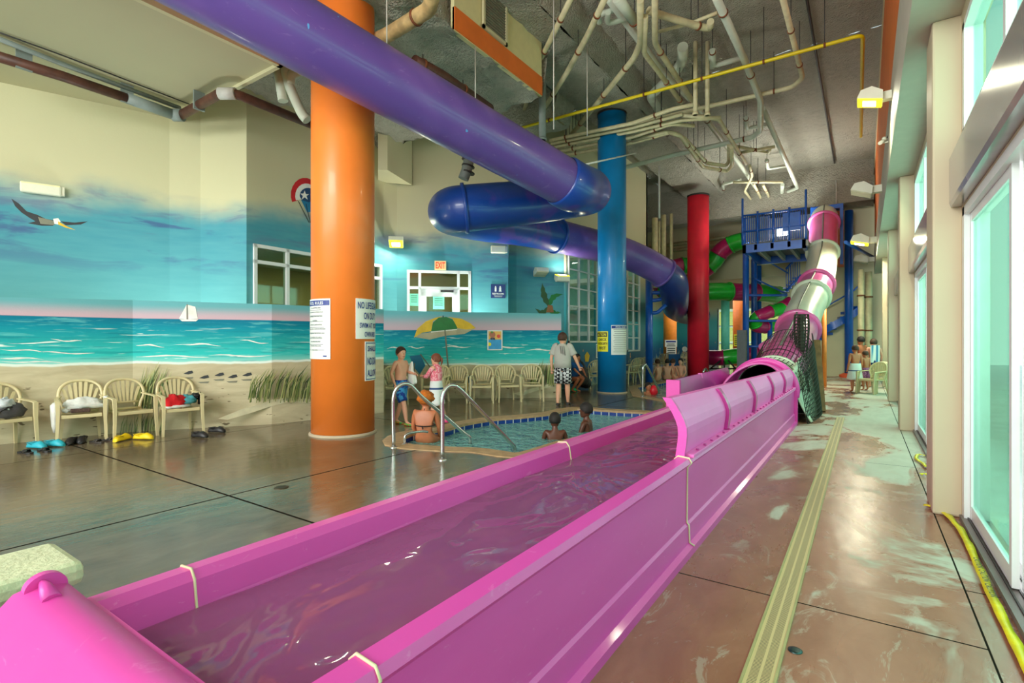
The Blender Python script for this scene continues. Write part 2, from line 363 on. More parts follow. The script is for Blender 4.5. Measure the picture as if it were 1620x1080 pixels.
# ------------------------------------------------------------------ beach mural half wall and the set-back upper wall
def plan(u, d): p = P(u, 540, d); return (p.x, p.y)
LW = [plan(-260, 6.35), plan(0, 7.55), plan(210, 8.62), plan(430, 9.4), plan(607, 10.95)]; LZ = [2.12, 2.145, 2.19, 2.175, 2.18]
RW = [plan(602, 13.55), plan(888, 13.85)]; RZ = [2.31, 2.24]
def wall_strip(name, pts, tops, mat, zb=0.0, th=.2, cap=None):
    b = MB(); b.use(mat); n = len(pts)
    nr = []
    for i in range(n):
        a = Vector(pts[max(i-1, 0)]+(0,)) if False else Vector((pts[max(i-1, 0)][0], pts[max(i-1, 0)][1], 0)); c = Vector((pts[min(i+1, n-1)][0], pts[min(i+1, n-1)][1], 0)); t = (c-a).normalized(); v = Vector((-t.y, t.x, 0))
        if v.dot(Vector((pts[i][0], pts[i][1], 0))) < 0: v = -v
        nr.append(v)
    T = tops if isinstance(tops, list) else [tops]*n
    f = [Vector((*pts[i], 0)) for i in range(n)]; k = [f[i]+nr[i]*th for i in range(n)]
    for i in range(n-1):
        b.face([(f[i].x, f[i].y, zb), (f[i+1].x, f[i+1].y, zb), (f[i+1].x, f[i+1].y, T[i+1]), (f[i].x, f[i].y, T[i])])
        b.face([(k[i].x, k[i].y, zb), (k[i+1].x, k[i+1].y, zb), (k[i+1].x, k[i+1].y, T[i+1]), (k[i].x, k[i].y, T[i])])
        b.face([(f[i].x, f[i].y, T[i]), (f[i+1].x, f[i+1].y, T[i+1]), (k[i+1].x, k[i+1].y, T[i+1]), (k[i].x, k[i].y, T[i])])
    for i in (0, n-1): b.face([(f[i].x, f[i].y, zb), (k[i].x, k[i].y, zb), (k[i].x, k[i].y, T[i]), (f[i].x, f[i].y, T[i])])
    return b.build(name, mat, fix=False)
wl = st(wall_strip('wall_mural_west', LW, LZ, MLOW_L)); wr_ = st(wall_strip('wall_mural_middle', RW, RZ, MLOW_R))
UW = [plan(-500, 6.9), plan(0, 9.4), plan(268, 10.9), plan(317, 11.1), plan(390, 11.0), plan(607, 14.3), plan(628, 14.6), plan(771, 15.0), plan(804, 15.1)]
UH = 8.9
# openings in the upper wall: (segment index, u0, u1, z0, z1)
WINA = (UW[4], UW[5]); DOORW = (UW[5], UW[7])
def panel_with_hole(b, a, c, zb, zt, h=None):    # a, c plan points; h = (s0, s1, z0, z1) fractions along and heights
    A = Vector((*a, 0)); D = Vector((*c, 0))-A
    def q(s0, s1, z0, z1):
        if s1-s0 > 1e-4 and z1-z0 > 1e-4:
            p0, p1 = A+D*s0, A+D*s1; b.face([(p0.x, p0.y, z0), (p1.x, p1.y, z0), (p1.x, p1.y, z1), (p0.x, p0.y, z1)])
    if not h: q(0, 1, zb, zt); return
    s0, s1, z0, z1 = h; q(0, s0, zb, zt); q(s1, 1, zb, zt); q(s0, s1, zb, z0); q(s0, s1, z1, zt)
def frac(p, a, c): A = Vector(a); D = Vector(c)-A; return (Vector((p.x, p.y))-A).dot(D)/D.length_squared
b = MB(); b.use(MUP)
DA, DB = UW[6], UW[7]                              # wall piece that carries the glazed door
for i in range(len(UW)-1):
    h = None
    if i == 4: h = (frac(PW(400, 430, UW[4], UW[5]), UW[4], UW[5]), frac(PW(603, 430, UW[4], UW[5]), UW[4], UW[5]), 1.6, 3.60)
    if i == 6: h = (frac(PW(644, 450, DA, DB), DA, DB), frac(PW(745, 450, DA, DB), DA, DB), 1.05, 3.52)
    panel_with_hole(b, UW[i], UW[i+1], 0, UH, h)
st(b.build('wall_mural_sky', MUP, fix=False))
b = MB(); CO = [UW[-1], plan(805, 16.0), plan(817, 16.0), plan(898, 16.45)]
for i in range(3): panel_with_hole(b, CO[i], CO[i+1], 0, UH)
st(b.build('wall_stair_corner', MUP, fix=False))
# raised walkway behind the half wall
b = MB(); BK = lambda p: (p[0]*1.03, p[1]*1.03)
wk = [BK(LW[0]), BK(LW[1]), BK(LW[2]), BK(LW[3]), BK(LW[4]), BK(RW[0]), BK(RW[1]), CO[3], CO[1], UW[7], UW[5], UW[4], UW[2], UW[1], UW[0]]; wk = [Vector((*p, 1.02)) for p in wk]
b.prism([p-Vector((0, 0, .12)) for p in wk], (0, 0, .12)); st(b.build('floor_walkway', M('walkway_concrete', (150, 150, 135), .7)))
# boxed soffit high on the mural wall
sA, sB = UW[5], plan(668, 13.5)
b = MB(); n0 = (Vector((*sB, 0))-Vector((*sA, 0))).normalized(); nn = Vector((n0.y, -n0.x, 0))
b.prism([Vector((*plan(598, 14.3), 5.9)), Vector((*plan(598, 13.3), 5.9)), Vector((*plan(613, 13.3), 5.9)), Vector((*plan(652, 14.6), 5.9))], (0, 0, 1.6)); st(b.build('trim_soffit_box', CREAM))
# left part beyond: window wall at X = -7.8, deeper bay, far walls
XW = -7.8
def wall_x(name, x, y0, y1, z0, z1, holes, mat, th=.15):
    b = MB(); b.use(mat); ys = sorted({y0, y1}|{h[0] for h in holes}|{h[1] for h in holes})
    for a, c in zip(ys, ys[1:]):
        hs = [h for h in holes if h[0] <= a+1e-6 and h[1] >= c-1e-6]
        if not hs: b.box((x-th, a, z0), (x, c, z1)); continue
        zc = z0
        for h in sorted(hs, key=lambda h: h[2]): 
            if h[2] > zc: b.box((x-th, a, zc), (x, c, h[2]))
            zc = h[3]
        if z1 > zc: b.box((x-th, a, zc), (x, c, z1))
    return st(b.build(name, mat, fix=False))
wall_x('wall_window_side', XW, 14.5, 21.9, 0, UH, [(14.62, 16.85, 1.46, 5.0), (19.55, 20.95, 1.1, 4.4)], REEF)
def grid_window(name, x, y0, y1, z0, z1, ny, nz, face=1, frm=.06, gl=None, d=.08):
    b = MB(); 
    b.box((x-d/2, y0, z0), (x+d/2, y0+frm, z1)); b.box((x-d/2, y1-frm, z0), (x+d/2, y1, z1)); b.box((x-d/2, y0, z0), (x+d/2, y1, z0+frm)); b.box((x-d/2, y0, z1-frm), (x+d/2, y1, z1))
    for i in range(1, ny): yy = y0+(y1-y0)*i/ny; b.box((x-d/2, yy-.025, z0), (x+d/2, yy+.025, z1))
    for i in range(1, nz): zz = z0+(z1-z0)*i/nz; b.box((x-d*.3, y0, zz-.022), (x+d*.3, y1, zz+.022))
    o = st(b.build(name, WHITE, fix=False)); g = MB().box((x-.006, y0+.01, z0+.01), (x+.006, y1-.01, z1-.01)).build('pane', gl or MINT, o, fix=False); return o
grid_window('window_1', XW, 14.62, 16.85, 1.46, 5.0, 3, 6, gl=CLEAR); grid_window('window_2', XW, 19.55, 20.95, 1.1, 4.4, 2, 6, gl=CLEAR)
st(MB().box((-12.6, 21.75, 0), (XW, 21.9, UH)).build('wall_bay_return', CREAM)); st(MB().box((-12.75, 21.9, 0), (-12.6, 40, UH)).build('wall_bay_west', REEF))
b = MB().use(REEF); b.box((-12.6, 40, 0), (-8.9, 40.2, 5)); b.box((-8.9, 40, 3.9), (.8, 40.2, 5)); b.box((-2.2, 40, 0), (.8, 40.2, 5)); st(b.build('wall_far', REEF))
b = MB(); 
for i in range(6): y = -8.9+6.7*i/5; b.box((y-.05, 40, 0), (y+.05, 40.12, 3.9))
for zz in (0, 1.3, 2.6, 3.85): b.box((-8.9, 40.01, zz), (-2.2, 40.11, zz+.07))
o = st(b.build('window_3', WHITE, fix=False)); MB().box((-8.9, 40.05, 0), (-2.2, 40.06, 3.9)).build('pane', CLEAR, o)
st(MB().box((-12.6, 27.0, 4.55), (-2.9, 27.2, UH)).build('wall_far_header', CREAM)); st(MB().box((-2.9, 26.4, 0), (.8, 26.6, UH)).build('wall_far_right', CREAM)); st(MB().box((-2.9, 26.5, 0), (-2.7, 27.2, UH)).build('wall_far_jog', CREAM))
st(MB().box((-12.7, 27.1, 4.6), (.8, 40.2, 4.8)).build('ceiling_far_bay', CREAM))
# sandstone coloured hotel seen beyond the far glazing
t = thing('hotel_building', 'pale yellow hotel with rows of balconies outside the far glazed wall', 'building', (-7, 52, 0))
MB().box((-9, 0, 0), (9, 4, 9)).build('facade', M('hotel_yellow', (255, 240, 150), .8), t)
for k in range(4): MB().box((-8.5, -.5, 1.3+k*1.5), (8.5, 0, 1.5+k*1.5)).build('balcony', M('hotel_white', (236, 236, 214), .7), t)
# ------------------------------------------------------------------ right wall: pillars, doors, transoms, soffit
XR = .68; PIL = [-4.6, .6, 5.79, 10.9, 16.0, 21.1]
b = MB(); b.use(BEIGE)
for i, y in enumerate(PIL):
    pass
holes = []
for a, c in zip(PIL, PIL[1:]+[26.0]):
    holes += [(a+.56, c-.04, .03, 2.62), (a+.56, c-.04, 3.2, 4.16)]
wall_x('wall_right', XR+.15, -9, 26, 0, 8.9, holes, BEIGE)
for i, y in enumerate(PIL):
    bb = MB(); bb.box((.485, y, 0), (XR+.02, y+.5, 4.28), .02); p = st(bb.build('trim_%d' % (i+1), BEIGE))
b = MB(); b.use(SOFF); b.box((.32, -9, 4.28), (.5, 26, 4.5)); b.box((.5, -9, 4.28), (XR+.1, 26, 4.45)); b.use(SOFF).box((.32, -9, 4.5), (.36, 26, 5.3)); st(b.build('trim_soffit', SOFF))
b = MB(); b.box((.335, -9, 5.3), (.40, 26, 8.6)); st(b.build('trim_orange_band', ORANGE)); b = MB().box((.31, -9, 8.35), (.36, 26, 8.45)); st(b.build('trim_ceiling_edge', CREAM))
def box_part(name, lo, hi, mat, parent, bev=0): return MB().box(lo, hi, bev).build(name, mat, parent)
for i, (a, c) in enumerate(zip(PIL, PIL[1:]+[26.0])):
    y0, y1 = a+.56, c-.04
    # sliding door: white jambs, sill track, three sliding panels
    b = MB(); b.use(WHITE); b.box((XR-.0, y0, 0), (XR+.16, y0+.07, 2.62)); b.box((XR, y1-.1, 0), (XR+.16, y1, 2.62), .0); b.box((XR, y0, 2.55), (XR+.16, y1, 2.62)); b.use(M('grey_track', (120, 112, 108), .4)).box((XR-.02, y0, 0), (XR+.17, y1, .04))
    for k in range(3): b.use(DARKM).box((XR+.02+k*.045, y0, .04), (XR+.03+k*.045, y1, .05))
    d = st(b.build('door_%d' % (i+1), WHITE, fix=False))
    w = (y1-y0-.17)/3
    for k in range(3):
        ya, yb = y0+.07+w*k, y0+.07+w*(k+1); xx = XR+(.035, .08, .035)[k]
        pb = MB(); pb.box((xx, ya, .05), (xx+.035, ya+.065, 2.55)); pb.box((xx, yb-.065, .05), (xx+.035, yb, 2.55)); pb.box((xx+.002, ya+.066, .052), (xx+.033, yb-.066, .16)); pb.box((xx+.002, ya+.066, 2.48), (xx+.033, yb-.066, 2.548))
        sp = pb.build('sliding_panel', WHITE, d, fix=False); MB().box((xx+.014, ya+.06, .15), (xx+.02, yb-.06, 2.49)).build('pane', MINT, sp, fix=False)
    hb = MB(); hb.prism([(XR+.05, y0, 2.64), (XR-.075, y0, 2.64), (XR-.085, y0, 2.68), (XR-.085, y0, 3.05), (XR-.03, y0, 3.17), (XR+.05, y0, 3.17)], (0, y1-y0, 0)); hb.build('door_header', GREY, d)
    o = MB().use(WHITE); o.box((XR+.0, y0, 3.2), (XR+.12, y0+.09, 4.16)); o.box((XR, y1-.09, 3.2), (XR+.12, y1, 4.16)); o.box((XR, y0, 3.2), (XR+.12, y1, 3.28)); o.box((XR, y0, 4.1), (XR+.12, y1, 4.16))
    for k in (1, 2): yy = y0+(y1-y0)*k/3; o.box((XR+.01, yy-.035, 3.2), (XR+.11, yy+.035, 4.16))
    tw = st(o.build('window_%d' % (i+4), WHITE, fix=False)); MB().box((XR+.06, y0+.05, 3.22), (XR+.066, y1-.05, 4.14)).build('pane', MINT, tw, fix=False)
# ------------------------------------------------------------------ ceilings
def foam_sheet(name, o, U, V, nu, nv, amp, mat=FOAM, seed=0, sc_=1.6):
    o, U, V = Vector(o), Vector(U), Vector(V); nrm = U.cross(V).normalized(); rows = []
    for i in range(nu+1):
        r = []
        for j in range(nv+1):
            p = o+U*i/nu+V*j/nv; k = noise.fractal(p*sc_+Vector((seed, 0, 0)), .6, 2.1, 4)+.6*noise.noise(p*5); r.append(p+nrm*k*amp)
        rows.append(r)
    return MB().sheet(rows).build(name, mat, fix=False)
st(foam_sheet('ceiling', (-16, -9, 8.75), (16.5, 0, 0), (0, 23.6, 0), 80, 120, .035)); st(foam_sheet('ceiling', (-7.9, 14.6, 8.75), (8.4, 0, 0), (0, 12.7, 0), 50, 60, .035)); st(foam_sheet('ceiling', (-12.8, 21.8, 8.75), (4.9, 0, 0), (0, 5.5, 0), 25, 30, .035))
def beam(name, x0, x1, y0, y1, z0, z1, amp=.06):
    b = []
    a = foam_sheet(name, (x0, y0, z0), (x1-x0, 0, 0), (0, y1-y0, 0), max(4, int((x1-x0)*5)), max(4, int((y1-y0)*5)), amp, seed=3); st(a)
    for s, (o, U, V) in enumerate((((x1, y0, z0), (.35, 0, z1-z0), (0, y1-y0, 0)), ((x0, y0, z0), (-.35, 0, z1-z0), (0, y1-y0, 0)))):
        c = foam_sheet('foam_flank', o, U, V, 8, max(4, int((y1-y0)*4)), amp, seed=3); c.parent = a
    c = foam_sheet('foam_end', (x0, y0, z0), (x1-x0, 0, 0), (0, 0, z1-z0), 8, 6, amp, seed=3); c.parent = a
    return a
beam('trim_7', -6.9, -5.35, 8.0, 25.2, 8.2, 8.8); beam('trim_8', -13, .3, 24.9, 26.0, 7.1, 8.8)
beam('trim_9', -13.0, -7.0, 12.2, 13.2, 7.6, 8.8)
# foam covered bulkhead with the cream and orange fascia, low cream ceiling on the left
b = foam_sheet('ceiling_bulkhead', (-14, -2, 6.75), (8.0, 0, .25), (0, 12, 0), 60, 90, .12, seed=9); st(b)
c = foam_sheet('foam_end', (-14, 10, 6.75), (8.0, 0, .25), (0, .5, 2.0), 40, 10, .08, seed=9); c.parent = b; c = foam_sheet('foam_flank', (-6.15, -2, 6.98), (0, 9.2, 0), (0, 0, 1.8), 60, 14, .08, seed=9); c.parent = b
st(MB().box((-6.04, 7.0, 7.02), (-5.98, 10, 7.42)).build('trim_bulkhead_orange', ORANGE)); st(MB().box((-6.08, 7.0, 7.0), (-6.0, 10, 8.8)).build('trim_bulkhead_fascia', M('pale_yellow_paint', (220, 214, 162), .6, var=.03)))
t = thing('air_vent', 'louvred return air grille in the cream bulkhead above the purple tube', 'vent', PX(783, 22, -5.97))
b = MB().use(CREAM); b.box((-.01, -.40, -.46), (.03, .40, -.40)); b.box((-.01, -.40, .40), (.03, .40, .46)); b.box((-.01, -.40, -.46), (.03, -.34, .46)); b.box((-.01, .34, -.46), (.03, .40, .46)); b.build('frame', CREAM, t)
b = MB().use(M('vent_grey', (120, 118, 100), .6)); b.box((-.01, -.34, -.40), (.002, .34, .40))
for k in range(14): b.box((0, -.34, -.39+k*.056), (.02, .34, -.365+k*.056))
b.build('louvre', None, t)
st(MB().box((-16, -9, 6.2), (-8.2, 5.0, 6.4)).build('ceiling_low', M('low_ceiling_cream', (186, 182, 148), .7, var=.04, ns=.4)))
b = MB().box((-8.22, -9, 6.14), (-8.14, 5.07, 7.2)); b.box((-16, 5.0, 6.14), (-8.14, 5.07, 7.2)); st(b.build('trim_low_ceiling_edge', CREAM))
# rear of the hall, behind the camera: unseen, left open so sky light enters
b = MB().use(BEIGE); b.box((-16, -9.2, 0), (.8, -9, .6)); b.box((-16, -9.2, 7.6), (.8, -9, 8.9))
for k in range(9): x = -16+k*2.1; b.box((x-.1, -9.2, 0), (x+.1, -9, 8.9))
st(b.build('wall_rear', BEIGE)); st(MB().box((-16.2, -9.2, 0), (-16, 4, 8.9)).build('wall_left', CREAM)); 
# outside the lagoon-side windows
st(MB().box((-40, 13, -.2), (-12.8, 40, -.1)).build('lawn_ground', M('lawn', (120, 150, 90), .9)))
t = thing('balcony_building', 'white balconied building outside the tall lagoon side windows', 'building', (-14, 21.3, 0))
MB().box((-8, 0, 0), (5.9, .3, 12)).build('facade', M('mint_render', (150, 205, 190), .8), t)
for k in range(9): MB().box((-8, -.9, .6+k*1.15), (5.9, 0, .78+k*1.15)).build('balcony', M('hotel_white', (236, 236, 214), .7), t)
# ------------------------------------------------------------------ columns
def column(name, label, c, r, z1, mat, cap=True):
    t = thing(name, label, 'column', (c[0], c[1], 0))
    MB().lathe([(r, .01), (r, z1*.5), (r, z1)], n=64, caps=True).build('shaft', mat, t)
    MB().lathe([(r+.035, 0), (r+.035, .02), (r+.004, .035)], n=64).build('base_ring', M('grout', (190, 176, 150), .8), t)
    if cap: MB().lathe([(r+.015, z1-.07), (r+.015, z1), (r-.05, z1+.02)], n=64).build('top_ring', DARKM, t)
    return t
CO1 = plan(543, 8.55); CB = plan(968, 15.3); CR = plan(1104.5, 22.2)
OC = M('orange_column_paint', (246, 132, 48), .42, var=.04, ns=1.5, coat=.15); BC = M('blue_column_paint', (0, 132, 200), .4, var=.08, ns=2, coat=.15); RC = M('red_column_paint', (236, 30, 58), .42, var=.06, ns=2)
column('column', 'massive orange column carrying pool signs in front of the beach mural', CO1, .50, 8.7, OC, False)
column('column', 'bright blue column with a yellow notice beyond the whirlpool', CB, .415, 8.22, BC)
column('column', 'red column between the purple tube end and the blue slide tower', CR, .44, 7.75, RC)
column('column', 'distant orange column with white notices left of the red column', plan(1060, 34), .42, 4.6, M('orange2', (236, 140, 40), .5), False)
column('column', 'far pale green column seen against the bright glazing', plan(1147.5, 36), .28, 4.6, M('green_col', (80, 180, 160), .5), False)
column('column', 'far rust orange column with a yellow notice beside the tower legs', plan(1168, 31), .30, 4.6, M('orange3', (214, 112, 40), .5), False)
# ------------------------------------------------------------------ curved signs on the columns
PAPER = M('sign_white', (232, 238, 232), .4, var=.01); NAVY = M('sign_navy', (20, 50, 140), .4, var=0); INK = M('sign_ink', (70, 84, 90), .5, var=0); YEL = M('sign_yellow', (236, 226, 20), .4, var=0); BLK = M('sign_black', (20, 20, 20), .5, var=0)
def ang_at(c, r, u):                                   # angle on the column whose surface shows at image column u
    k = ray(u, 540); k = Vector((k.x, k.y)); cc = Vector(c); bq = k.dot(cc); aq = k.dot(k); disc = bq*bq-aq*(cc.dot(cc)-r*r)
    t = (bq-math.sqrt(max(disc, 0)))/aq; p = k*t-cc; return math.atan2(p.y, p.x), t
def column_sign(name, label, c, r, a0, a1, z0, z1, paper, rows, group=None):
    """rows: (text, height, z centre 0..1, material, x centre 0..1) or ('#', ...) for a bar; a0 is the left edge seen from the room"""
    rr = r+.012; t = thing(name, label, 'sign', (c[0], c[1], 0), 0, group)
    def pt(x, z, d=0): a = a0+(a1-a0)*x; return Vector((math.cos(a)*(rr+d), math.sin(a)*(rr+d), z))
    b = MB(); n = 14; b.loft([[pt(i/n, z0), pt(i/n, z1), pt(i/n, z1, -.01), pt(i/n, z0, -.01)] for i in range(n+1)], False); b.build('sheet', paper, t)
    Wd = abs(a1-a0)*rr; H = z1-z0; groups = {}
    for (s, h, zc, mt, xc, *wd) in rows:
        b = groups.setdefault(mt.name, (MB(), mt))[0]; zz = z0+H*zc; hh = H*h
        if s == '#':
            w = wd[0] if wd else .9
            b.sheet([[pt(xc-w/2+w*i/10, zz-hh/2, .004), pt(xc-w/2+w*i/10, zz+hh/2, .004)] for i in range(11)], False)
        else:
            me = text_mesh(s, 1, 0); xs = [v.co.x for v in me.vertices]; w0 = max(xs)-min(xs); fit = min(hh/.72, (wd[0] if wd else .94)*Wd/w0)
            for v in me.vertices:
                x = xc+v.co.x*fit/Wd; v.co = pt(x, zz+(v.co.y-.36)*hh/.72, .005)
            b.mesh(me)
    for k, (b, mt) in groups.items(): b.build('lettering' if mt is not paper else 'cut_line', mt, t, fix=False)
    return t
a0, t0 = ang_at(CO1, .5, 493.4); a1, t1 = ang_at(CO1, .5, 523)
w = .62; aL = a1-w/.5*(1 if a1 > a0 else -1)
def sgn(x): return 1 if x > 0 else -1
dirn = sgn(a1-a0)                                      # angle grows this way when moving right in the picture
zt, zb = PX(0, 0, 1), 0
def zat(c, r, u, v): a, t = ang_at(c, r, u); return EYE+(540-v)/FPX*t
S1 = [('POOL RULES', .055, .93, PAPER, .56, .8), ('#', .085, .93, NAVY, .5, .92)]
S1 = [('#', .085, .93, NAVY, .5, .96), ('POOL RULES', .05, .93, PAPER, .52, .8)]
body = ['NO GLASS IN POOL AREA', 'SHOWER BEFORE ENTERING POOL', 'NO RUNNING OR ROUGH PLAY', 'NO DIVING', 'NO FOOD OR DRINK IN POOL', 'CHILDREN UNDER 12 MUST BE SUPERVISED', 'NO ANIMALS ALLOWED IN POOL AREA', 'DO NOT ENTER IF YOU ARE ILL', 'SWIM DIAPERS REQUIRED', 'MAXIMUM BATHING LOAD', 'POOL HOURS']
for i, s in enumerate(body): S1.append((s, .018, .85-i*.07, INK, .52, .74 if i % 2 else .8))
for i in range(8): S1.append(('#', .006, .815-i*.095, INK, .5, .5+.06*(i % 4)))
S1.append(('#', .02, .05, NAVY, .86, .1))
column_sign('rules_sign', 'tall white rules sheet wrapped round the left side of the orange column', CO1, .5, aL, a1, zat(CO1, .5, 518, 568), zat(CO1, .5, 518, 472), PAPER, S1)
a2, _ = ang_at(CO1, .5, 562.5); aR = a2+dirn*.60/.5
column_sign('warning_sign', 'white sign with large navy letters on the right side of the orange column', CO1, .5, a2, aR, zat(CO1, .5, 570, 536), zat(CO1, .5, 570, 472), PAPER,
    [('NO LIFEGUARD', .17, .84, NAVY, .5, .9), ('ON DUTY', .17, .58, NAVY, .5, .55), ('SWIM AT YOUR', .13, .34, NAVY, .5, .8), ('OWN RISK', .13, .12, NAVY, .5, .5)])
a3, _ = ang_at(CO1, .5, 577); aR = a3+dirn*.46/.5
column_sign('warning_sign', 'lower white no diving sign with a navy outline on the orange column', CO1, .5, a3, aR, zat(CO1, .5, 583, 602), zat(CO1, .5, 583, 540), PAPER,
    [('#', .02, .96, NAVY, .5, .92), ('#', .02, .04, NAVY, .5, .92), ('#', .94, .5, NAVY, .035, .02), ('SHALLOW', .14, .82, NAVY, .5, .8), ('NO DIVING', .19, .5, NAVY, .5, .8), ('ALLOWED', .17, .2, NAVY, .5, .8)])
a4, _ = ang_at(CB, .415, 962); aL = a4-dirn*.5/.415
column_sign('caution_sign', 'yellow and black caution sign on the left side of the blue column', CB, .415, aL, a4, zat(CB, .415, 955, 556), zat(CB, .415, 955, 524), YEL,
    [('#', .22, .84, BLK, .5, .9), ('CAUTION', .14, .84, YEL, .5, .8), ('CHECK', .14, .6, BLK, .62, .6), ('WATER DEPTH', .12, .4, BLK, .62, .7), ('FIRST', .14, .18, BLK, .62, .5)])
a5, _ = ang_at(CB, .415, 967); aR = a5+dirn*.60/.415
column_sign('rules_sign', 'white rules sheet facing the whirlpool on the blue column', CB, .415, a5, aR, zat(CB, .415, 978, 561), zat(CB, .415, 978, 514), PAPER,
    [('#', .09, .93, NAVY, .5, .96), ('POOL RULES', .055, .93, PAPER, .5, .8)]+[('#', .012, .84-.062*i, INK, .5, .8-.05*(i % 3)) for i in range(13)])
# flat notices further away
def flat_sign(name, label, c, w, h, paper, rows, heading, cat='sign', th=.015, frame=None):
    t = thing(name, label, cat, c, heading); b = MB().box((-w/2, 0, -h/2), (w/2, th, h/2)); b.build('panel', paper, t)
    if frame:
        f = MB()
        for q in ((-w/2, -h/2, w/2, -h/2+.03), (-w/2, h/2-.03, w/2, h/2), (-w/2, -h/2, -w/2+.03, h/2), (w/2-.03, -h/2, w/2, h/2)): f.box((q[0], th-.002, q[1]), (q[2], th+.012, q[3]))
        f.build('frame', frame, t)
    g = {}
    for (s, hh, zc, mt, xc, wd) in rows:
        b = g.setdefault(mt.name, (MB(), mt))[0]; zz = -h/2+h*zc; xx = w/2-w*xc; H = h*hh
        if s == '#': b.box((xx-w*wd/2, th, zz-H/2), (xx+w*wd/2, th+.004, zz+H/2))
        elif s == 'o': b.tube([(xx, th, zz), (xx, th+.006, zz)], H/2, 20)
        else:
            me = text_mesh(s, 1, .003); xs = [v.co.x for v in me.vertices]; w0 = max(xs)-min(xs); k = wd*w/w0
            for v in me.vertices: v.co = Vector((xx-v.co.x*k, th+.004+v.co.z, zz+(v.co.y-.36)*H/.72))
            b.mesh(me)
    for b, mt in g.values(): b.build('lettering', mt, t, fix=False)
    return t
def towards_cam(p): return head_to(Vector((-p.x, -p.y, 0)))
def wall_heading(a, c): 
    n = Vector((c[1]-a[1], -(c[0]-a[0]), 0)).normalized()
    if n.dot(Vector((a[0], a[1], 0))) > 0: n = -n
    return head_to(n)
WD = (UW[6], UW[7]); WDH = wall_heading(*WD); W8 = wall_heading(UW[7], UW[8])
SIGNRED = M('exit_red', (226, 60, 30), .4, es=.6); EXB = M('exit_cream', (236, 200, 140), .5, es=.25)
flat_sign('exit_sign', 'cream exit sign with red letters above the glazed door', PW(696.5, 420, *WD, off=.03), .32, .25, EXB, [('EXIT', .72, .5, SIGNRED, .5, .82)], WDH, th=.08)
pr = PW(788, 460.5, UW[7], UW[8], off=.01)
flat_sign('restroom_sign', 'square navy restroom sign with two white figures on the teal wall', pr, .42, .40, M('restroom_navy', (30, 52, 110), .4), [('o', .1, .82, PAPER, .32, 1), ('#', .3, .62, PAPER, .32, .12), ('o', .1, .82, PAPER, .64, 1), ('#', .3, .62, PAPER, .64, .14), ('#', .05, .5, PAPER, .64, .2), ('RESTROOMS', .12, .32, PAPER, .5, .8), ('#', .02, .16, PAPER, .5, .6), ('#', .02, .1, PAPER, .5, .5)], W8)
pp = PW(783, 538, *RW, off=.012); RWH = wall_heading(*RW)
flat_sign('poster', 'small bright poster with a blue lower half hung on the beach mural', pp, .40, .53, PAPER,
    [('#', .5, .29, M('poster_blue', (50, 160, 220), .4), .5, .9), ('#', .42, .74, M('poster_gold', (230, 180, 90), .4), .5, .9), ('o', .30, .78, M('poster_skin', (180, 110, 80), .4), .33, 1), ('#', .06, .8, BLK, .33, .22), ('o', .18, .7, M('poster_red', (220, 70, 60), .4), .74, 1), ('o', .12, .9, M('poster_green', (90, 160, 60), .4), .3, 1), ('o', .18, .3, YEL, .14, 1), ('#', .1, .58, M('poster_teal', (20, 60, 120), .4), .35, .3)], RWH, 'poster', frame=PAPER)
for u, v, w, h, col, rows, lb in ((1061.5, 543, .75, .45, PAPER, [('#', .2, .75, NAVY, .5, .8), ('#', .12, .4, INK, .5, .6), ('#', .12, .15, INK, .5, .7)], 'wide white notice on the distant orange column'), (1062, 557, .6, .7, PAPER, [('#', .1, .85-.2*k, INK, .5, .8) for k in range(5)], 'tall white notice below the wide one on the distant orange column')):
    p = P(u, v, 33.5); flat_sign('notice', lb, p, w, h, col, rows, towards_cam(p))
p = P(1166, 538, 30.73); flat_sign('notice', 'small yellow notice on the far rust orange column', p, .35, .7, YEL, [('#', .08, .85-.17*k, BLK, .5, .8) for k in range(5)], towards_cam(p))
p = P(941, 555, 18.25); flat_sign('notice', 'small white notice under the tall window left of the blue column', (XW+.012, p.y+.1, p.z), .32, .5, PAPER, [('#', .05, .85-.14*k, INK, .5, .8) for k in range(6)], -PI/2)
# ------------------------------------------------------------------ tube slides
def rings_along(pts, r, n=28):
    return pts
def path_parts(parent, pts, r, cuts, parts, n=32, fl=.045):
    pts = [Vector(p) for p in pts]; R = r if isinstance(r, list) else [r]*len(pts); rings = []; fr = []; prev = None
    for i, p in enumerate(pts):
        t = (pts[min(i+1, len(pts)-1)]-pts[max(i-1, 0)]).normalized()
        x = t.cross(Vector((0, 0, 1))).normalized() if prev is None else (prev-t*prev.dot(t)).normalized()
        prev = x; fr.append((x, t.cross(x), t))
    rg = lambda i, q, off=0: [pts[i]+fr[i][2]*off+(fr[i][0]*math.cos(2*PI*j/n)+fr[i][1]*math.sin(2*PI*j/n))*q for j in range(n)]
    for (s, e), (nm, mt) in zip(zip(cuts, cuts[1:]), parts):
        b = MB(); b.loft([rg(i, R[i]) for i in range(s, e+1)], True, False)
        if fl and e < len(pts)-1: b.loft([rg(e, R[e]+.001, -.035), rg(e, R[e]+fl, -.033), rg(e, R[e]+fl, .033), rg(e, R[e]-.001, .035)], True, False)
        b.build(nm, mt, parent)
def sub_tube(b, pts, r, n=28): b.tube(pts, r, n, False)
def flange(b, p, q, r, w=.035, n=28):
    p, q = Vector(p), Vector(q); d = (q-p).normalized(); b.tube([p-d*w, p-d*w*.98, p+d*w*.98, p+d*w], [r, r+.05, r+.05, r], n, False)
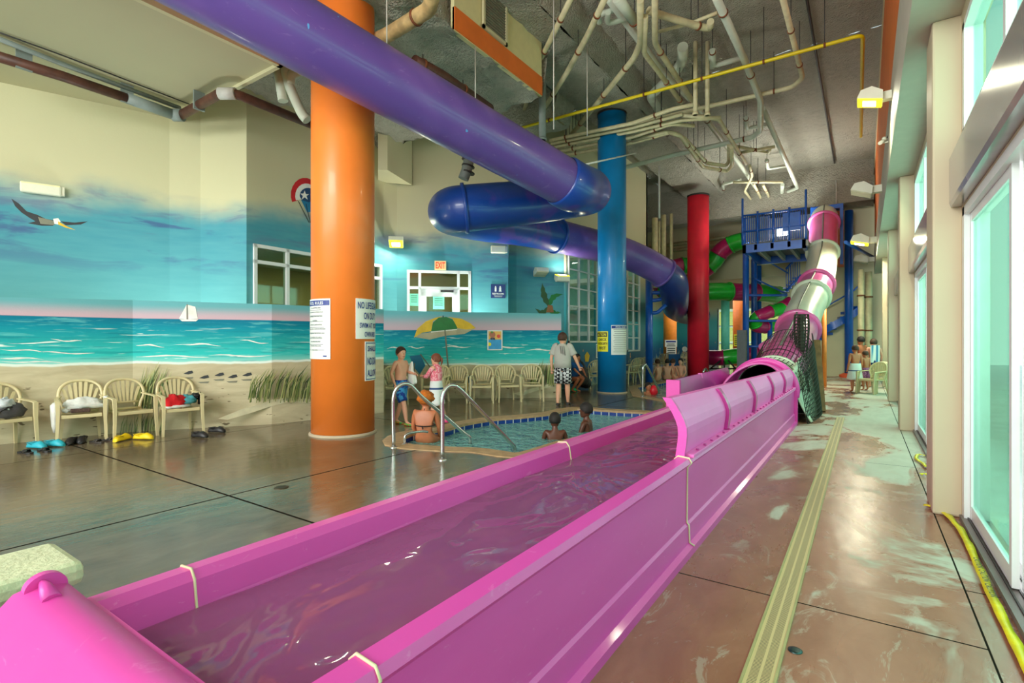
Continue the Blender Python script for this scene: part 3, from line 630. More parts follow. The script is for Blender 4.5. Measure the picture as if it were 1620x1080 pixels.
def mat_purple():
    q = N('purple_fibreglass'); s = q.step(q.noise(.45, (1, 1, 1), 3, .5, 1), .42, .62)
    fx = q.math('MULTIPLY', q.step(q.noise(2.2, (1, 1, 3), 5, .7, 2.5), .60, .72), .35)
    col = q.mix(s, L(98, 76, 160), L(124, 94, 178)); col = q.mix(fx, col, L(160, 140, 200)); col = q.mix(q.math('MULTIPLY', q.step(q.noise(3.5, (2, 2, 1), 2, .5), .765, .78), .9), col, L(90, 170, 236))
    return q.bsdf(col, .38, 0, None, coat=.25)
def mat_blue():
    q = N('blue_fibreglass'); fx = q.math('MULTIPLY', q.step(q.noise(30, (1, 1, 1), 4, .7), .6, .75), .3); sp = q.step(q.noise(.55, (1, 1, 1), 4, .65, .8), .52, .60)
    return q.bsdf(q.mix(fx, q.mix(sp, L(14, 66, 156), L(70, 64, 160)), L(90, 130, 200)), .4, coat=.25)
PUR = mat_purple(); BLU = mat_blue()
t = thing('tube_slide', 'long purple tube flume crossing overhead and looping through a blue bend', 'water slide', (0, 0, 0))
A0 = Vector((-6.98, .4, 6.18)); A1 = P(893, 288, 10.1); A0 = P(380, 0, 6.15)+(P(380, 0, 6.15)-A1)*.9
seg = [A0+(A1-A0)*i/4 for i in range(5)]
b = MB(); sub_tube(b, seg, .45, 40); flange(b, seg[-1], A1, .45, .04, 40); b.build('straight_tube', PUR, t)
lp = curve_pts([A1-(A1-A0).normalized()*.12, A1+(A1-A0).normalized()*.25, P(920, 298, 11.2), P(932, 304, 11.8), P(905, 311, 12.25), P(850, 319, 12.0), P(785, 325, 11.4), P(735, 330, 11.05), P(717, 332, 11.3), P(712, 336, 11.9), P(728, 343, 12.7), P(766, 352, 13.6), P(830, 362, 14.8), P(880, 373, 15.6),
    P(930, 385, 16.4), P(975, 396, 17.0), P(1015, 412, 17.4), P(1050, 432, 17.7), P(1064, 446, 17.9), P(1067, 464, 18.6), P(1068, 480, 20.0), P(1069, 488, 22.3), P(1084, 496, 24.8), P(1110, 500, 25.6)], 6)
path_parts(t, lp, [.46, .49]+[.49]*(len(lp)-2), [0, 42, 78, 102, len(lp)-1], [('blue_bend', BLU), ('return_bend', BLU), ('lower_tube', PUR), ('drop_bend', M('dark_blue_fibreglass', (28, 50, 120), .4, var=.15, ns=2, coat=.2))], 40)
# support post of the loop
STEEL = M('blue_painted_steel', (14, 92, 192), .35, var=.1, ns=3, coat=.3)
t = thing('slide_support', 'dark blue steel post with angled arms holding the purple tube', 'slide support', PZ(1027, 592))
q0 = t.location; D = 18.6*1.0
pb = P(1027, 440, 18.9); t.location = (pb.x, pb.y, 0)
MB().cyl((0, 0, 0), (0, 0, pb.z+.05), .13, 20).build('post', STEEL, t)
for v0, v1, vv in ((463, 463, 0), (475, 468, 0), (495, 478, 0)):
    a = P(1027, v0, 18.9)-pb; a.z += pb.z; e = P(1064, v1-(6 if v0 > 480 else 0), 18.7)-pb; e.z += pb.z
    mid = a.lerp(e, .35); mid.z = a.z; MB().tube(bend_pts([a, mid, e], .1), .07, 10).build('arm', STEEL, t)
# suspension rods holding the purple tube
for k, (u, v, d, ztop) in enumerate(((612, 95, 8.1, 8.7), (752, 165, 9.6, 6.95))):
    p = P(u, v, d); o = tag(MB().cyl((p.x, p.y, p.z), (p.x, p.y, ztop), .011, 8).build('hanger_cable', M('wire', (190, 190, 180), .4)), ['thin steel hanger cable holding the purple tube near the orange column', 'thin steel hanger cable dropping from the foam bulkhead to the purple tube'][k], 'cable')
p0 = P(905, 265, 10.6); p1 = P(1006, 242, 15.2); tag(MB().cyl(p0, p1, .02, 8).build('guy_rod', M('white_rod', (230, 232, 230), .4)), 'long white rod running from the purple elbow past the blue column', 'rod')
# magenta and white tube slide coming down from the tower
MAG = M('magenta_fibreglass', (226, 78, 172), .28, var=.06, ns=1.6, coat=.5); MAGD = M('magenta_deep', (176, 30, 118), .35, var=.08, coat=.3); TW = M('white_fibreglass', (214, 224, 200), .35, var=.05, ns=2, coat=.3); PINKT = M('pink_tube_fibreglass', (216, 96, 160), .3, var=.1, ns=1.5, coat=.4)
key = [Vector((-1.57, 10.72, .60)), Vector((-1.53, 11.8, .68)), Vector((-1.45, 13.0, 1.15)), P(1259, 530, 13.3), P(1268, 503, 14.3), P(1281, 474, 15.7), P(1293, 446, 17.0), P(1300, 415, 18.3), P(1302, 385, 19.2), P(1303, 360, 19.8), P(1304, 345, 20.4), P(1304, 343, 21.4)]
path = curve_pts(key, 6); t = thing('tube_slide', 'pink and white tube flume descending from the blue tower to the magenta lane', 'water slide', (0, 0, 0))
path_parts(t, path, .47, [0, 6, 20, 31, 35, 45, 56, len(path)-1], [('tube_section', m_) for m_ in (TW, PINKT, TW, PINKT, TW, PINKT, TW)], 32, .085)
cr = MB(); 
for i in range(3, len(path)-2, 1):
    pass
b = MB(); sub_tube(b, path[:40], .445, 24); b.build('inner_shade', M('painted_inner_shade', (26, 26, 24), .5), t)  # dark surface inside the tube: its unlit interior painted as colour
b = MB(); sp = []
for i in range(10, len(path)-4):
    d = (path[i+1]-path[i]).normalized(); up = Vector((0, 0, 1)); n_ = (up-d*up.dot(d)).normalized()
    if n_.y > 0 or True: n_ = -n_ if n_.y > 0 else n_
    sp.append(path[i]+n_*.485)
b.tube(sp, .022, 6); b.build('seam_rib', M('seam_grey', (110, 118, 104), .5), t)
# green and magenta tube winding round the tower
GRN = M('green_fibreglass', (30, 190, 50), .3, var=.08, coat=.4); MG2 = M('raspberry_fibreglass', (190, 20, 100), .3, var=.1, coat=.4)
def banded(label, key, r, k, name='tube_slide', first=0, flr=.04):
    pth = curve_pts(key, 8); t = thing(name, label, 'water slide', (0, 0, 0)); n = len(pth); cuts = list(range(0, n-1, k))+[n-1]
    path_parts(t, pth, r, cuts, [('tube_section', (GRN, MG2)[(j+first) % 2]) for j in range(len(cuts)-1)], 24, .03); return t
banded('green and raspberry tube sweeping from the tower round behind the red column', [P(1176, 381, 24), P(1158, 386, 24.3), P(1140, 398, 24.6), P(1128, 415, 24.8), P(1110, 428, 25), P(1092, 421, 25), P(1072, 422, 25), P(1056, 432, 24.8), P(1046, 445, 24.4), P(1050, 457, 23.8), P(1075, 462, 23.4), P(1105, 462, 23.3), P(1140, 461, 23.3), P(1175, 462, 23.6), P(1212, 464, 24.2), P(1240, 470, 25), P(1252, 480, 25.4), P(1240, 490, 25.2)], .40, 9)
banded('lower loop of green and raspberry tube between the tower legs', [P(1250, 478, 21.8), P(1236, 488, 21.6), P(1215, 494, 21.5), P(1195, 505, 21.7), P(1200, 517, 22), P(1230, 514, 22.4), P(1252, 510, 22.5)], .26, 7, first=1)
t = banded('short raspberry runout tube low beside the red column', [P(1122, 566, 24.5), P(1142, 566, 24.2), P(1165, 563, 24), P(1200, 560, 24)], .36, 9, first=1)
b = MB(); 
for (u0, v0, u1, v1) in ((1122, 583, 1165, 583), (1145, 570, 1147, 590), (1125, 582, 1140, 570), (1165, 584, 1152, 570)): b.tube([P(u0, v0, 23.7), P(u1, v1, 23.7)], .035, 8)
b.build('cradle', M('black_steel', (30, 30, 32), .5), t)
# pink cone tip near the net
t = thing('slide_exit', 'small pink flared tube end behind the netting', 'water slide', (0, 0, 0)); b = MB().tube([P(1205, 548, 15), P(1216, 549, 15.2), P(1232, 545, 16)], [.1, .22, .24], 20); b.build('flare', PINKT, t)
# ------------------------------------------------------------------ slide tower
t = thing('slide_tower', 'blue steel slide tower with railed platform against the far wall', 'tower', (0, 0, 0))
def post(u, d, v1, r, name='post', z0=0): p = P(u, 540, d); z1 = EYE+(540-v1)/FPX*d; return MB().cyl((p.x, p.y, z0), (p.x, p.y, z1), r, 18).build(name, STEEL, t)
post(1180, 21.3, 345, .12); post(1193, 22.6, 352, .12); post(1201, 24.2, 420, .10); post(1343, 21.6, 333, .155); post(1287, 24.5, 400, .09); post(1218, 22, 506, .10)
pf = [P(1178, 418, 21.2), P(1288, 405, 21.2)]; z0 = 5.12; x0 = -3.8; x1 = -1.72; y0 = 21.0; y1 = 24.6
b = MB(); b.box((x0, y0, z0-.3), (x1, y0+.12, z0)); b.box((x0, y0, z0-.3), (x0+.12, y1, z0)); b.box((x1-.12, y0, z0-.3), (x1, y1, z0)); b.box((x0, y1-.12, z0-.3), (x1, y1, z0)); b.build('platform_frame', STEEL, t)
MB().box((x0, y0, z0), (x1, y1, z0+.05)).build('platform_deck', M('deck_grey', (90, 96, 100), .6), t)
for k in range(4): MB().box((x0+.4+k*.55, y0, z0-.22), (x0+.5+k*.55, y1, z0-.02)).build('joist', M('joist_grey', (150, 156, 150), .5), t)
for z in (z0+.5, z0+1.1): MB().cyl((x0, y0, z), (x1, y0, z), .035, 8).build('rail', STEEL, t)
for k in range(28): x = x0+.1+k*(x1-x0-.2)/27; MB().cyl((x, y0+.02, z0), (x, y0+.02, z0+1.1), .014, 6).build('baluster', STEEL, t)
MB().box((x0, y1-.2, z0), (x1, y1-.12, z0+1.6)).build('rear_panel', M('panel_slate', (66, 76, 92), .5), t)
MB().box((x0+.1, y0+.1, z0+.1), (x0+.9, y0+.14, z0+1.0)).build('infill_panel', M('panel_grey', (150, 160, 165), .5), t)
MB().box((-2.45, y0-.03, z0+.35), (-1.9, y0, z0+1.0)).build('door_panel', STEEL, t)
for k in range(5): x = x0+k*(x1-x0)/4; MB().cyl((x, y0, z0), (x, y0, z0+(1.75 if k in (0, 4) else 1.2)), .04, 8).build('upright', STEEL, t)
b = MB(); 
for a_, c_ in (((-1.65, 20.9), (-.55, 20.9)),):
    b.prism([(-1.80, 23.9, z0-.6), (-1.69, 23.9, z0-.6), (-1.69, 23.9, 6.72), (-.80, 23.9, 6.72), (-.80, 23.9, z0-.6), (-.69, 23.9, z0-.6), (-.69, 23.9, 6.84), (-1.80, 23.9, 6.84)], (0, .18, 0))
b.build('portal_frame', STEEL, t); MB().box((-1.80, 24.0, 6.84), (-.69, 25.0, 6.9)).build('roof', STEEL, t); MB().box((-1.78, 24.9, z0-.6), (-.7, 24.98, 6.8)).build('portal_back', M('portal_orange', (190, 110, 70), .6), t)
MB().cyl((-.55, 21.4, 4.95), (.3, 25.9, 4.95), .06, 10).build('wall_tie', STEEL, t)
for k in range(3): z = 1.3+k*1.05; MB().cyl(P(1180, 540, 21.3)*1+Vector((0, 0, z-1.5)), P(1245, 540, 21.3)+Vector((0, 0, z-1.5)), .05, 8).build('cross_beam', STEEL, t)
for a_, c_ in ((P(1192, 400, 22.4), P(1247, 432, 23)), (P(1193, 440, 22.4), P(1245, 465, 22.6))): MB().cyl(a_, c_, .035, 8).build('brace', STEEL, t)
MB().box(*[[f(a_, c_) for a_, c_ in zip(P(1228, 372, 20.9), P(1248, 360, 20.9))] for f in (min, max)]).build('notice_panel', PAPER, t)
# stairs: one enclosed flight under the platform and a spiral of blue treads at the right post
t = thing('staircase', 'blue open tread stair flights wound behind the white tube', 'stairs', (0, 0, 0))
p0 = P(1246, 462, 23.6); p1 = P(1284, 420, 23.6)
for k in range(9):
    p = p0.lerp(p1, k/8); MB().box((p.x-.25, p.y-.5, p.z-.03), (p.x+.1, p.y+.5, p.z+.03)).build('tread', STEEL, t)
for dz in (0, 1.0): MB().cyl(p0+Vector((0, -.5, dz)), p1+Vector((0, -.5, dz)), .05, 8).build('stringer' if not dz else 'handrail', STEEL, t)
for k in range(12): p = p0.lerp(p1, k/11)+Vector((0, -.5, 0)); MB().cyl(p, p+Vector((0, 0, 1.0)), .018, 6).build('baluster', STEEL, t)
c0 = P(1324, 540, 22.6)
for k in range(17):
    a = 2.2+k*.42; z = .9+k*.22; d = Vector((math.cos(a), math.sin(a), 0)); e = Vector((-d.y, d.x, 0)); q = Vector((c0.x, c0.y, z))
    MB().prism([q+d*.1-e*.06, q+d*.85-e*.22, q+d*.85+e*.22, q+d*.1+e*.06], (0, 0, .11)).build('tread', STEEL, t)
MB().cyl((c0.x, c0.y, 0), (c0.x, c0.y, 4.6), .08, 12).build('newel', STEEL, t)
rw_ = [[Vector((c0.x+.87*math.cos(2.2+k*.21), c0.y+.87*math.sin(2.2+k*.21), .75+k*.11+dz)) for dz in (0, .34)] for k in range(34)]; MB().sheet(rw_).build('side_stringer', STEEL, t, fix=False)
MB().tube([Vector((c0.x+.85*math.cos(2.2+k*.42), c0.y+.85*math.sin(2.2+k*.42), 1.9+k*.22)) for k in range(17)], .03, 8).build('handrail', STEEL, t)
tag(MB().lathe([(.34, 0), (.36, .1), (.3, .14), (.2, .18)], (*plan(1343, 21.6), 0), 24).build('post_collar', M('orange_pad', (240, 100, 60), .5)), 'orange pad wrapped round the foot of the thick blue tower post', 'pad')
tag(MB().box((-.16, -.16, 0), (.16, .16, 1.95)).build('grey_pedestal', M('pedestal_grey', (92, 98, 100), .5)), 'dark grey square pedestal standing before the blue tower legs', 'pedestal'); o = bpy.data.objects['grey_pedestal']; o.location = (*plan(1174, 20.6), 0)
# tall orange and brown posts beside the tube
p = plan(1304, 17.2); tag(MB().cyl((p[0], p[1], 0), (p[0], p[1], 2.6), .07, 14).build('support_post', M('orange_post', (220, 130, 50), .5)), 'slim orange post behind the netting', 'post')
t = thing('support_post', 'rusty brown slanted post wrapped in black net beside the pink tube', 'post', (0, 0, 0)); b = MB(); b.obox(P(1299, 652, 11.1)*1, P(1291, 540, 11.9), .16, .16); b.build('timber', M('brown_post', (130, 96, 60), .7, var=.25, ns=6), t)
# ------------------------------------------------------------------ the magenta run-out lane in front
def mat_lane():
    q = N('lane_fibreglass'); x, y, z = q.xyz()
    n1 = q.noise(1.3, (1, .4, 2), 4, .55); scr = q.math('MULTIPLY', q.step(q.noise(5, (1, 1, 3), 5, .7, 2.5), .62, .7), .22)
    col = q.mix(n1, L(212, 62, 160), L(234, 92, 186)); col = q.mix(scr, col, L(244, 160, 214)); return q.bsdf(col, .36, 0, q.bump(n1, .04), spec=.35, coat=.12)
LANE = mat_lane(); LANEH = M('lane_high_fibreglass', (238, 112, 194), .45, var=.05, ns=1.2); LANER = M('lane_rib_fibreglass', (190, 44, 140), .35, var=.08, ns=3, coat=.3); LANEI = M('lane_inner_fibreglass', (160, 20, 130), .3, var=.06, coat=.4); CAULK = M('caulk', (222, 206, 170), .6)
XO, XI = -1.05, -2.08                              # outer faces
t = thing('slide_lane', 'long magenta fibreglass run-out lane filled with water along the corridor', 'slide lane', (0, 0, 0))
R_SEC = [(-1.00, .0), (-1.00, .05), (-1.035, .065), (-1.04, .19), (-1.055, .205), (XO, .60), (XO+.03, .635), (XO+.015, .665), (XO-.06, .672), (XO-.085, .65), (XO-.095, .50), (XO-.15, .30), (XO-.30, .24), (XI+.30, .24), (XI+.15, .30), (XI+.115, .50), (XI+.10, .55), (XI+.085, .64), (XI+.06, .672), (XI-.015, .665), (XI-.03, .635), (XI, .60), (XI-.01, .2), (XI-.04, .0)]
def lane_section(y0, y1, sec=R_SEC, mat=LANE, name='lane_section', dzf=None):
    b = MB(); n = max(1, int((y1-y0)/.3)); b.loft([[Vector((x, y0+(y1-y0)*i/n, z)) for x, z in sec] for i in range(n+1)], False, False)
    return b.build(name, mat, t)
def jag(y): return [(x, z) for x, z in R_SEC]
for y0, y1 in ((.55, .9), (.9, 3.76), (3.76, 7.05), (7.05, 10.6)): lane_section(y0, y1)
b = MB()                                            # caulk seams over rims and walls
def seam(y, i0, i1, w=.006): b.tube([Vector((R_SEC[i][0]+(.004 if R_SEC[i][0] > -1.2 and i < 7 else 0), y, R_SEC[i][1]+.004)) for i in range(i0, i1)], w, 6)
seam(.9, 13, 22, .005); seam(.9, 12, 15, .005); seam(3.76, 1, 12, .007); seam(3.76, 13, 21, .007); seam(.9, 1, 12, .005); b.build('caulk_seam', CAULK, t)
b = MB().tube([Vector((XI+.15, .9, .31)), Vector((XI+.3, .86, .252)), Vector((-1.5, .78, .252)), Vector((-1.2, .72, .26))], .005, 6); b.build('caulk_seam', CAULK, t)
# end cap with sloping outer apron and the rounded tab
EC = [(.62, .60), (.56, .745), (.50, .76), (.44, .745), (.12, .42), (-.1, .22), (-.12, .0)]
b = MB(); b.use(LANE); rows = []
for i in range(13):
    x = XI-.02+(-.98-XI)*i/12; dip = .035*math.sin(PI*i/12); rows.append([Vector((x, y+(.02*math.sin(PI*i/12)), z-(dip if k in (1, 2, 3) else 0))) for k, (y, z) in enumerate(EC)])
b.sheet(rows); b.box((XI+.08, .52, .24), (XO-.1, .6, .70)); b.face([r_ for r_ in rows[0]]); b.face([r_ for r_ in rows[-1]]); b.build('end_apron', LANE, t)
b = MB(); pl = []
for i in range(17): a = PI*i/16; pl.append((XI-.02, .51+.052*math.cos(a), .745+.045*math.sin(a)))
pl = [(XI-.02, .562, .40)]+pl+[(XI-.02, .458, .40)]
b.prism(pl, (.03, 0, 0)); b.build('corner_tab', LANE, t)
b = MB().tube([(XI+.005, .50, .768), (XI+.04, .50, .762), (XI+.10, .50, .735)], [.008, .016, .026], 10); b.build('tab_rib', LANE, t)
# high side walls, ribs, bolted flange, arch
RX = lambda z: XO-.03+.02*math.sin((z-.68)/.4*PI)-.10*max(0, (z-.85)/.25)**1.5
def top_r(y): return 1.085-.012*(y-3.8)
b = MB(); rows = []
for i in range(25):
    y = 3.79+(10.55-3.79)*i/24; zt_ = top_r(y); o = [Vector((RX(.67+(zt_-.67)*k/8), y, .67+(zt_-.67)*k/8)) for k in range(9)]
    rows.append(o+[p+Vector((-.055, 0, 0)) for p in o[::-1]])
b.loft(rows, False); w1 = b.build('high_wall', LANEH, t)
for f in w1.data.polygons:
    if f.center.x < XO-.07 or abs(f.normal.y) > .8: pass
b = MB(); rows = []
for i in range(13):
    y = 7.05+(10.55-7.05)*i/12; zt_ = .97+.03*(y-7.05)/3.5; rows.append([Vector((XI-.03-.10*s, y, .64+(zt_-.64)*s)) for s in (0, .5, 1)]+[Vector((XI+.01-.10*s, y, .64+(zt_-.64)*s)) for s in (1, .5, 0)])
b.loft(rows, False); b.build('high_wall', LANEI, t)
def edge_strip(y, x_fn, z0, z1, w, mat, name, dx):
    b = MB(); r0 = []
    for k in range(9):
        z = z0+(z1-z0)*k/8; x = x_fn(z); r0.append([Vector((x-.05, y, z)), Vector((x+dx, y, z)), Vector((x+dx, y+w, z)), Vector((x-.05, y+w, z))])
    b.loft(r0, False); return b.build(name, mat, t)
edge_strip(3.76, RX, .67, 1.09, .035, LANE, 'end_flange', .012)
for y in (5.13, 6.58, 8.0, 9.3): edge_strip(y-.06, RX, .69, top_r(y)-.01, .09, LANER, 'wall_rib', .03)
MB().box((XI-.15, 7.0, .60), (XI+.03, 7.06, .98)).build('end_flange', LANE, t); MB().box((XI-.13, 8.55, .64), (XI-.07, 8.6, .99)).build('inner_seam', LANEH, t)
MB().box((XO-.03, 3.82, .66), (XO+.035, 10.5, .685), .004).build('bolt_flange', LANEH, t)
bolt = None
for y in [4.0+.22*k for k in range(29)]:
    if bolt is None: bolt = MB().cyl((XO+.012, y, .684), (XO+.012, y, .698), .011, 8).build('bolt', LANER, t); y00 = y
    else: c = bolt.copy(); C.objects.link(c); c.parent = t; c.location = (0, y-y00, 0)
# the arch where the tube meets the lane
cx = -1.565; b = MB()
def arch(y, r, zc, n=28, x=cx, a0=-.35): return [Vector((x+r*math.cos(a0+(PI-2*a0)*i/n), y, zc+r*math.sin(a0+(PI-2*a0)*i/n))) for i in range(n+1)]
rows = []
for k in range(9):
    s = k/8; rows.append([Vector((p.x, (9.55+1.0*s) if False else p.y, p.z)) for p in arch(9.75+.9*s, .50, .60)])
# shell cut on a slant: the crown starts further back than the sides
rows = []
for k in range(13):
    s = k/12; a = arch(0, .50, .60, 32); rw = []
    for p in a:
        h = max(0, (p.z-.60)/.5); y0 = 9.35+.95*h**1.2; rw.append(Vector((p.x, y0+(10.66-y0)*s, p.z)))
    rows.append(rw)
b.sheet(rows); b.build('entry_hood', LANE, t)
b = MB(); a = [Vector((p.x, 9.35+.95*max(0, (p.z-.60)/.5)**1.2, p.z)) for p in arch(0, .50, .60, 32)]; b.tube(a, .02, 8); b.build('hood_lip', LANEH, t)
b = MB(); A1_ = arch(10.62, .60, .60, 32, a0=-.2); A2_ = arch(10.62, .48, .60, 32, a0=-.2)
b.loft([[A1_[i], A1_[i]+Vector((0, .05, 0)), A2_[i]+Vector((0, .05, 0)), A2_[i]] for i in range(33)], True); b.build('hoop_flange', LANE, t)
MB().box((-1.075, 10.58, .0), (-1.0, 10.66, .62)).build('end_plate', LANE, t)
# lane water: gently bulging sheet, clear mauve tinted
def lane_water():
    q = N('lane_water'); nb = q.math('ADD', q.noise(1.9, (1, .6, 1), 2, .45, 1.0), q.math('MULTIPLY', q.noise(5, (1, .5, 1), 2, .5), .16)); bm = q.bump(nb, 1.0, .13)
    tr = q.n('ShaderNodeBsdfTransparent'); tr.inputs[0].default_value = (.72, .62, .76, 1); df = q.n('ShaderNodeBsdfDiffuse'); df.inputs[0].default_value = L(182, 104, 160)
    gl = q.n('ShaderNodeBsdfGlossy'); gl.inputs[1].default_value = .05; q.put(gl.inputs['Normal'], bm); fr = q.n('ShaderNodeFresnel'); fr.inputs[0].default_value = 1.38; q.put(fr.inputs['Normal'], bm)
    a = q.n('ShaderNodeMixShader'); a.inputs[0].default_value = .52; q.put(a.inputs[1], tr.outputs[0]); q.put(a.inputs[2], df.outputs[0])
    c = q.n('ShaderNodeMixShader'); q.put(c.inputs[0], fr.outputs[0]); q.put(c.inputs[1], a.outputs[0]); q.put(c.inputs[2], gl.outputs[0]); q.put(q.out.inputs[0], c.outputs[0]); return q.m
rows = []
for i in range(131):
    y = .60+(10.6-.60)*i/130; rows.append([Vector((x, y, .545+.012*noise.noise(Vector((x*1.5, y*.9, 1)))+.006*noise.noise(Vector((x*5, y*3, 4))))) for x in [XI+.11+(XO-.09-XI-.11)*j/24 for j in range(25)]])
w = MB().sheet(rows).build('water', lane_water(), t, fix=False)
for f in w.data.polygons:
    if f.normal.z < 0: f.flip()
# ------------------------------------------------------------------ low capped wall, drain, hose/caution tape
t = thing('low_wall', 'cream rendered low wall with a rounded cap at the near left corner', 'wall', (-2.45, .65, 0)); CRM = M('cream_render', (206, 212, 176), .7, var=.06, ns=8, bump=.35)
MB().box((-.12, -1.6, 0), (.11, -.05, .64)).build('body', CRM, t); MB().box((-.17, -1.65, .64), (.17, .02, .725), .028).build('cap', CRM, t)
def mat_grate():
    q = N('drain_grate'); x, y, z = q.xyz(); s = q.math('LESS_THAN', q.math('FRACT', q.math('MULTIPLY', y, 90)), .45)
    cx_ = q.math('ABSOLUTE', q.math('SUBTRACT', x, -.389)); band = q.math('MULTIPLY', q.math('GREATER_THAN', cx_, .006), q.math('LESS_THAN', cx_, .042)); f = q.math('MULTIPLY', s, band)
    return q.bsdf(q.mix(f, L(212, 184, 132), L(84, 70, 50)), .5)
t = thing('drain_channel', 'narrow tan slotted drain channel running along the corridor floor', 'drain', (0, 0, 0))
MB().box((-.446, -1, -.02), (-.332, 12.1, .006)).build('grate', mat_grate(), t); b = MB()
b.box((-.458, -1, -.02), (-.446, 12.1, .009)).build('frame_edge', M('drain_frame', (170, 160, 110), .5), t); MB().box((-.332, -1, -.02), (-.320, 12.1, .009)).build('frame_edge', M('drain_frame', (170, 160, 110), .5), t)
tag(MB().lathe([(.032, 0), (.032, .004), (.02, .006), (.0001, .006)], (*[c for c in PZ(1258, 1029)][:2], 0), 20).build('floor_bolt', M('bolt_steel', (60, 84, 84), .3, .8)), 'small round dark metal cap set in the brown floor right of the drain', 'drain cap')
tag(MB().lathe([(.07, 0), (.07, .005), (.05, .007), (.0001, .007)], (*[c for c in PZ(445, 771)][:2], 0), 24).build('floor_drain', M('dull_brass', (70, 66, 50), .4, .5)), 'round dark floor drain between the orange column and the flume', 'drain')
TAPE = M('caution_tape_yellow', (232, 216, 0), .35, var=.12, ns=9)
def tape(label, pts, w=.05):
    t = thing('caution_tape', label, 'caution tape', (0, 0, 0)); pts = curve_pts([PZ(*p, .012) if len(p) == 2 else Vector(p) for p in pts], 5); b = MB(); rows = []
    for i, p in enumerate(pts):
        d = (pts[min(i+1, len(pts)-1)]-pts[max(0, i-1)]).normalized(); s = Vector((d.y, -d.x, 0)).normalized(); tw = .35*math.sin(i*.9); rows.append([p-s*w/2*math.cos(tw)+Vector((0, 0, .012+.01*math.sin(i*1.3))), p+Vector((0, 0, .02)), p+s*w/2*math.cos(tw)+Vector((0, 0, .010+.012*abs(math.sin(tw))))])
    b.sheet(rows); o = b.build('strip', TAPE, t); o.modifiers.new('thick', 'SOLIDIFY').thickness = .003
    me = text_mesh('CAUTION  CAUTION  CAUTION', .045, 0); L_ = [0]
    for i in range(1, len(pts)): L_.append(L_[-1]+(pts[i]-pts[i-1]).length)
    for v in me.vertices:
        s = L_[-1]*.52+v.co.x; s = min(max(s, 0), L_[-1]-.001); i = next(k for k in range(1, len(L_)) if L_[k] >= s); d = (pts[i]-pts[i-1]).normalized(); q = pts[i-1]+d*(s-L_[i-1]); n_ = Vector((-d.y, d.x, 0)); v.co = q+n_*(v.co.y-.016)+Vector((0, 0, .036))
    if L_[-1] > 1.2: MB().mesh(me).build('lettering', BLK, t, fix=False)
    return t
tape('crumpled yellow caution tape trailing along the foot of the nearest door', [(1462, 800), (1478, 804), (1497, 815), (1517, 836), (1532, 862), (1552, 908), (1577, 962), (1607, 1022), (1640, 1090), (1680, 1180)])
tape('knotted piece of yellow tape behind the nearest pillar', [(1464, 722), (1452, 720), (1450, 727), (1459, 733), (1466, 740)], .04)
tape('short scrap of yellow tape on the floor beside the nearest pillar', [(1468, 751), (1462, 751), (1455, 751)], .03)
# ------------------------------------------------------------------ pool rails
CHR = M('stainless', (200, 204, 200), .18, .9, var=.03)
def rail(label, pts, r=.025, gp=True):
    t = thing('handrail', label, 'handrail', (0, 0, 0)); MB().tube(curve_pts(pts, 5), r, 14).build('tube', CHR, t); p = pts[0]
    MB().lathe([(.055, .0), (.055, .012), (.028, .03)], (p[0], p[1], 0.0), 20).build('base_flange', CHR, t); return t
def rz(u, v, d): return P(u, v, d)
rail('left steel handrail arching from the deck down into the whirlpool', [PZ(623, 708), rz(622, 655, 7.32), rz(623, 625, 7.33), rz(632, 610, 7.36), rz(648, 608, 7.42), rz(668, 628, 7.55), rz(700, 655, 7.8), rz(733, 684, 8.05), rz(743, 692, 8.12), rz(744, 706, 8.15)], .027)
rail('right steel handrail arching from the deck down into the whirlpool', [PZ(700, 728), rz(700, 660, 6.55), rz(700, 628, 6.56), rz(708, 612, 6.6), rz(722, 611, 6.65), rz(742, 630, 6.8), rz(775, 665, 7.15), rz(805, 697, 7.45), rz(814, 708, 7.55), rz(814, 722, 7.55)], .027)
rail('short low steel grab rail beside the bathing woman', [PZ(640, 703), rz(640, 693, 7.6), rz(643, 687, 7.62), rz(652, 684, 7.68), rz(668, 682, 7.8), rz(677, 683, 7.85)], .018)
rail('slim steel handrail at the far pool in front of the blue column', [PZ(1017, 628), rz(1017, 585, 13.9), rz(1019, 578, 13.95), rz(1024, 580, 14.1), rz(1040, 612, 14.8), rz(1043, 622, 15)], .03)
rail('small steel rail loop at the pool edge right of the red column', [PZ(1113, 600), rz(1113, 588, 20.4), rz(1116, 583, 20.5), rz(1119, 588, 20.7), rz(1121, 598, 20.8)], .04)
# ------------------------------------------------------------------ wall lamps
LAMPW = M('lamp_white', (226, 228, 206), .4, var=.02)
LIT = M('lamp_lit', (250, 236, 40), .4, var=0, es=1.3); LITW = M('lamp_core', (255, 255, 235), .4, var=0, es=7)
def wall_box(label, p, h, w=.42, hh=.17):
    t = thing('emergency_light', label, 'lamp', p, h); MB().box((-w/2, 0, -hh/2), (w/2, .12, hh/2), .03).build('housing', LAMPW, t); MB().box((-w/2-.04, 0, -hh/2+.02), (-w/2+.02, .08, hh/2-.02)).build('end_cap', LAMPW, t); MB().box((-w/2+.02, .10, hh/2-.04), (w/2-.02, .125, hh/2-.015)).build('lens', M('lamp_lens', (235, 232, 180), .3), t)
W01 = wall_heading(UW[1], UW[2])
wall_box('long white emergency light above the painted pelican', PW(66, 300, UW[1], UW[2], off=.03), W01, .58, .20)
wall_box('white emergency light box above the restroom sign', PW(789, 395, UW[7], UW[8]) if False else PW(788, 395, UW[7], UW[8], off=.03), W8, .44, .22)
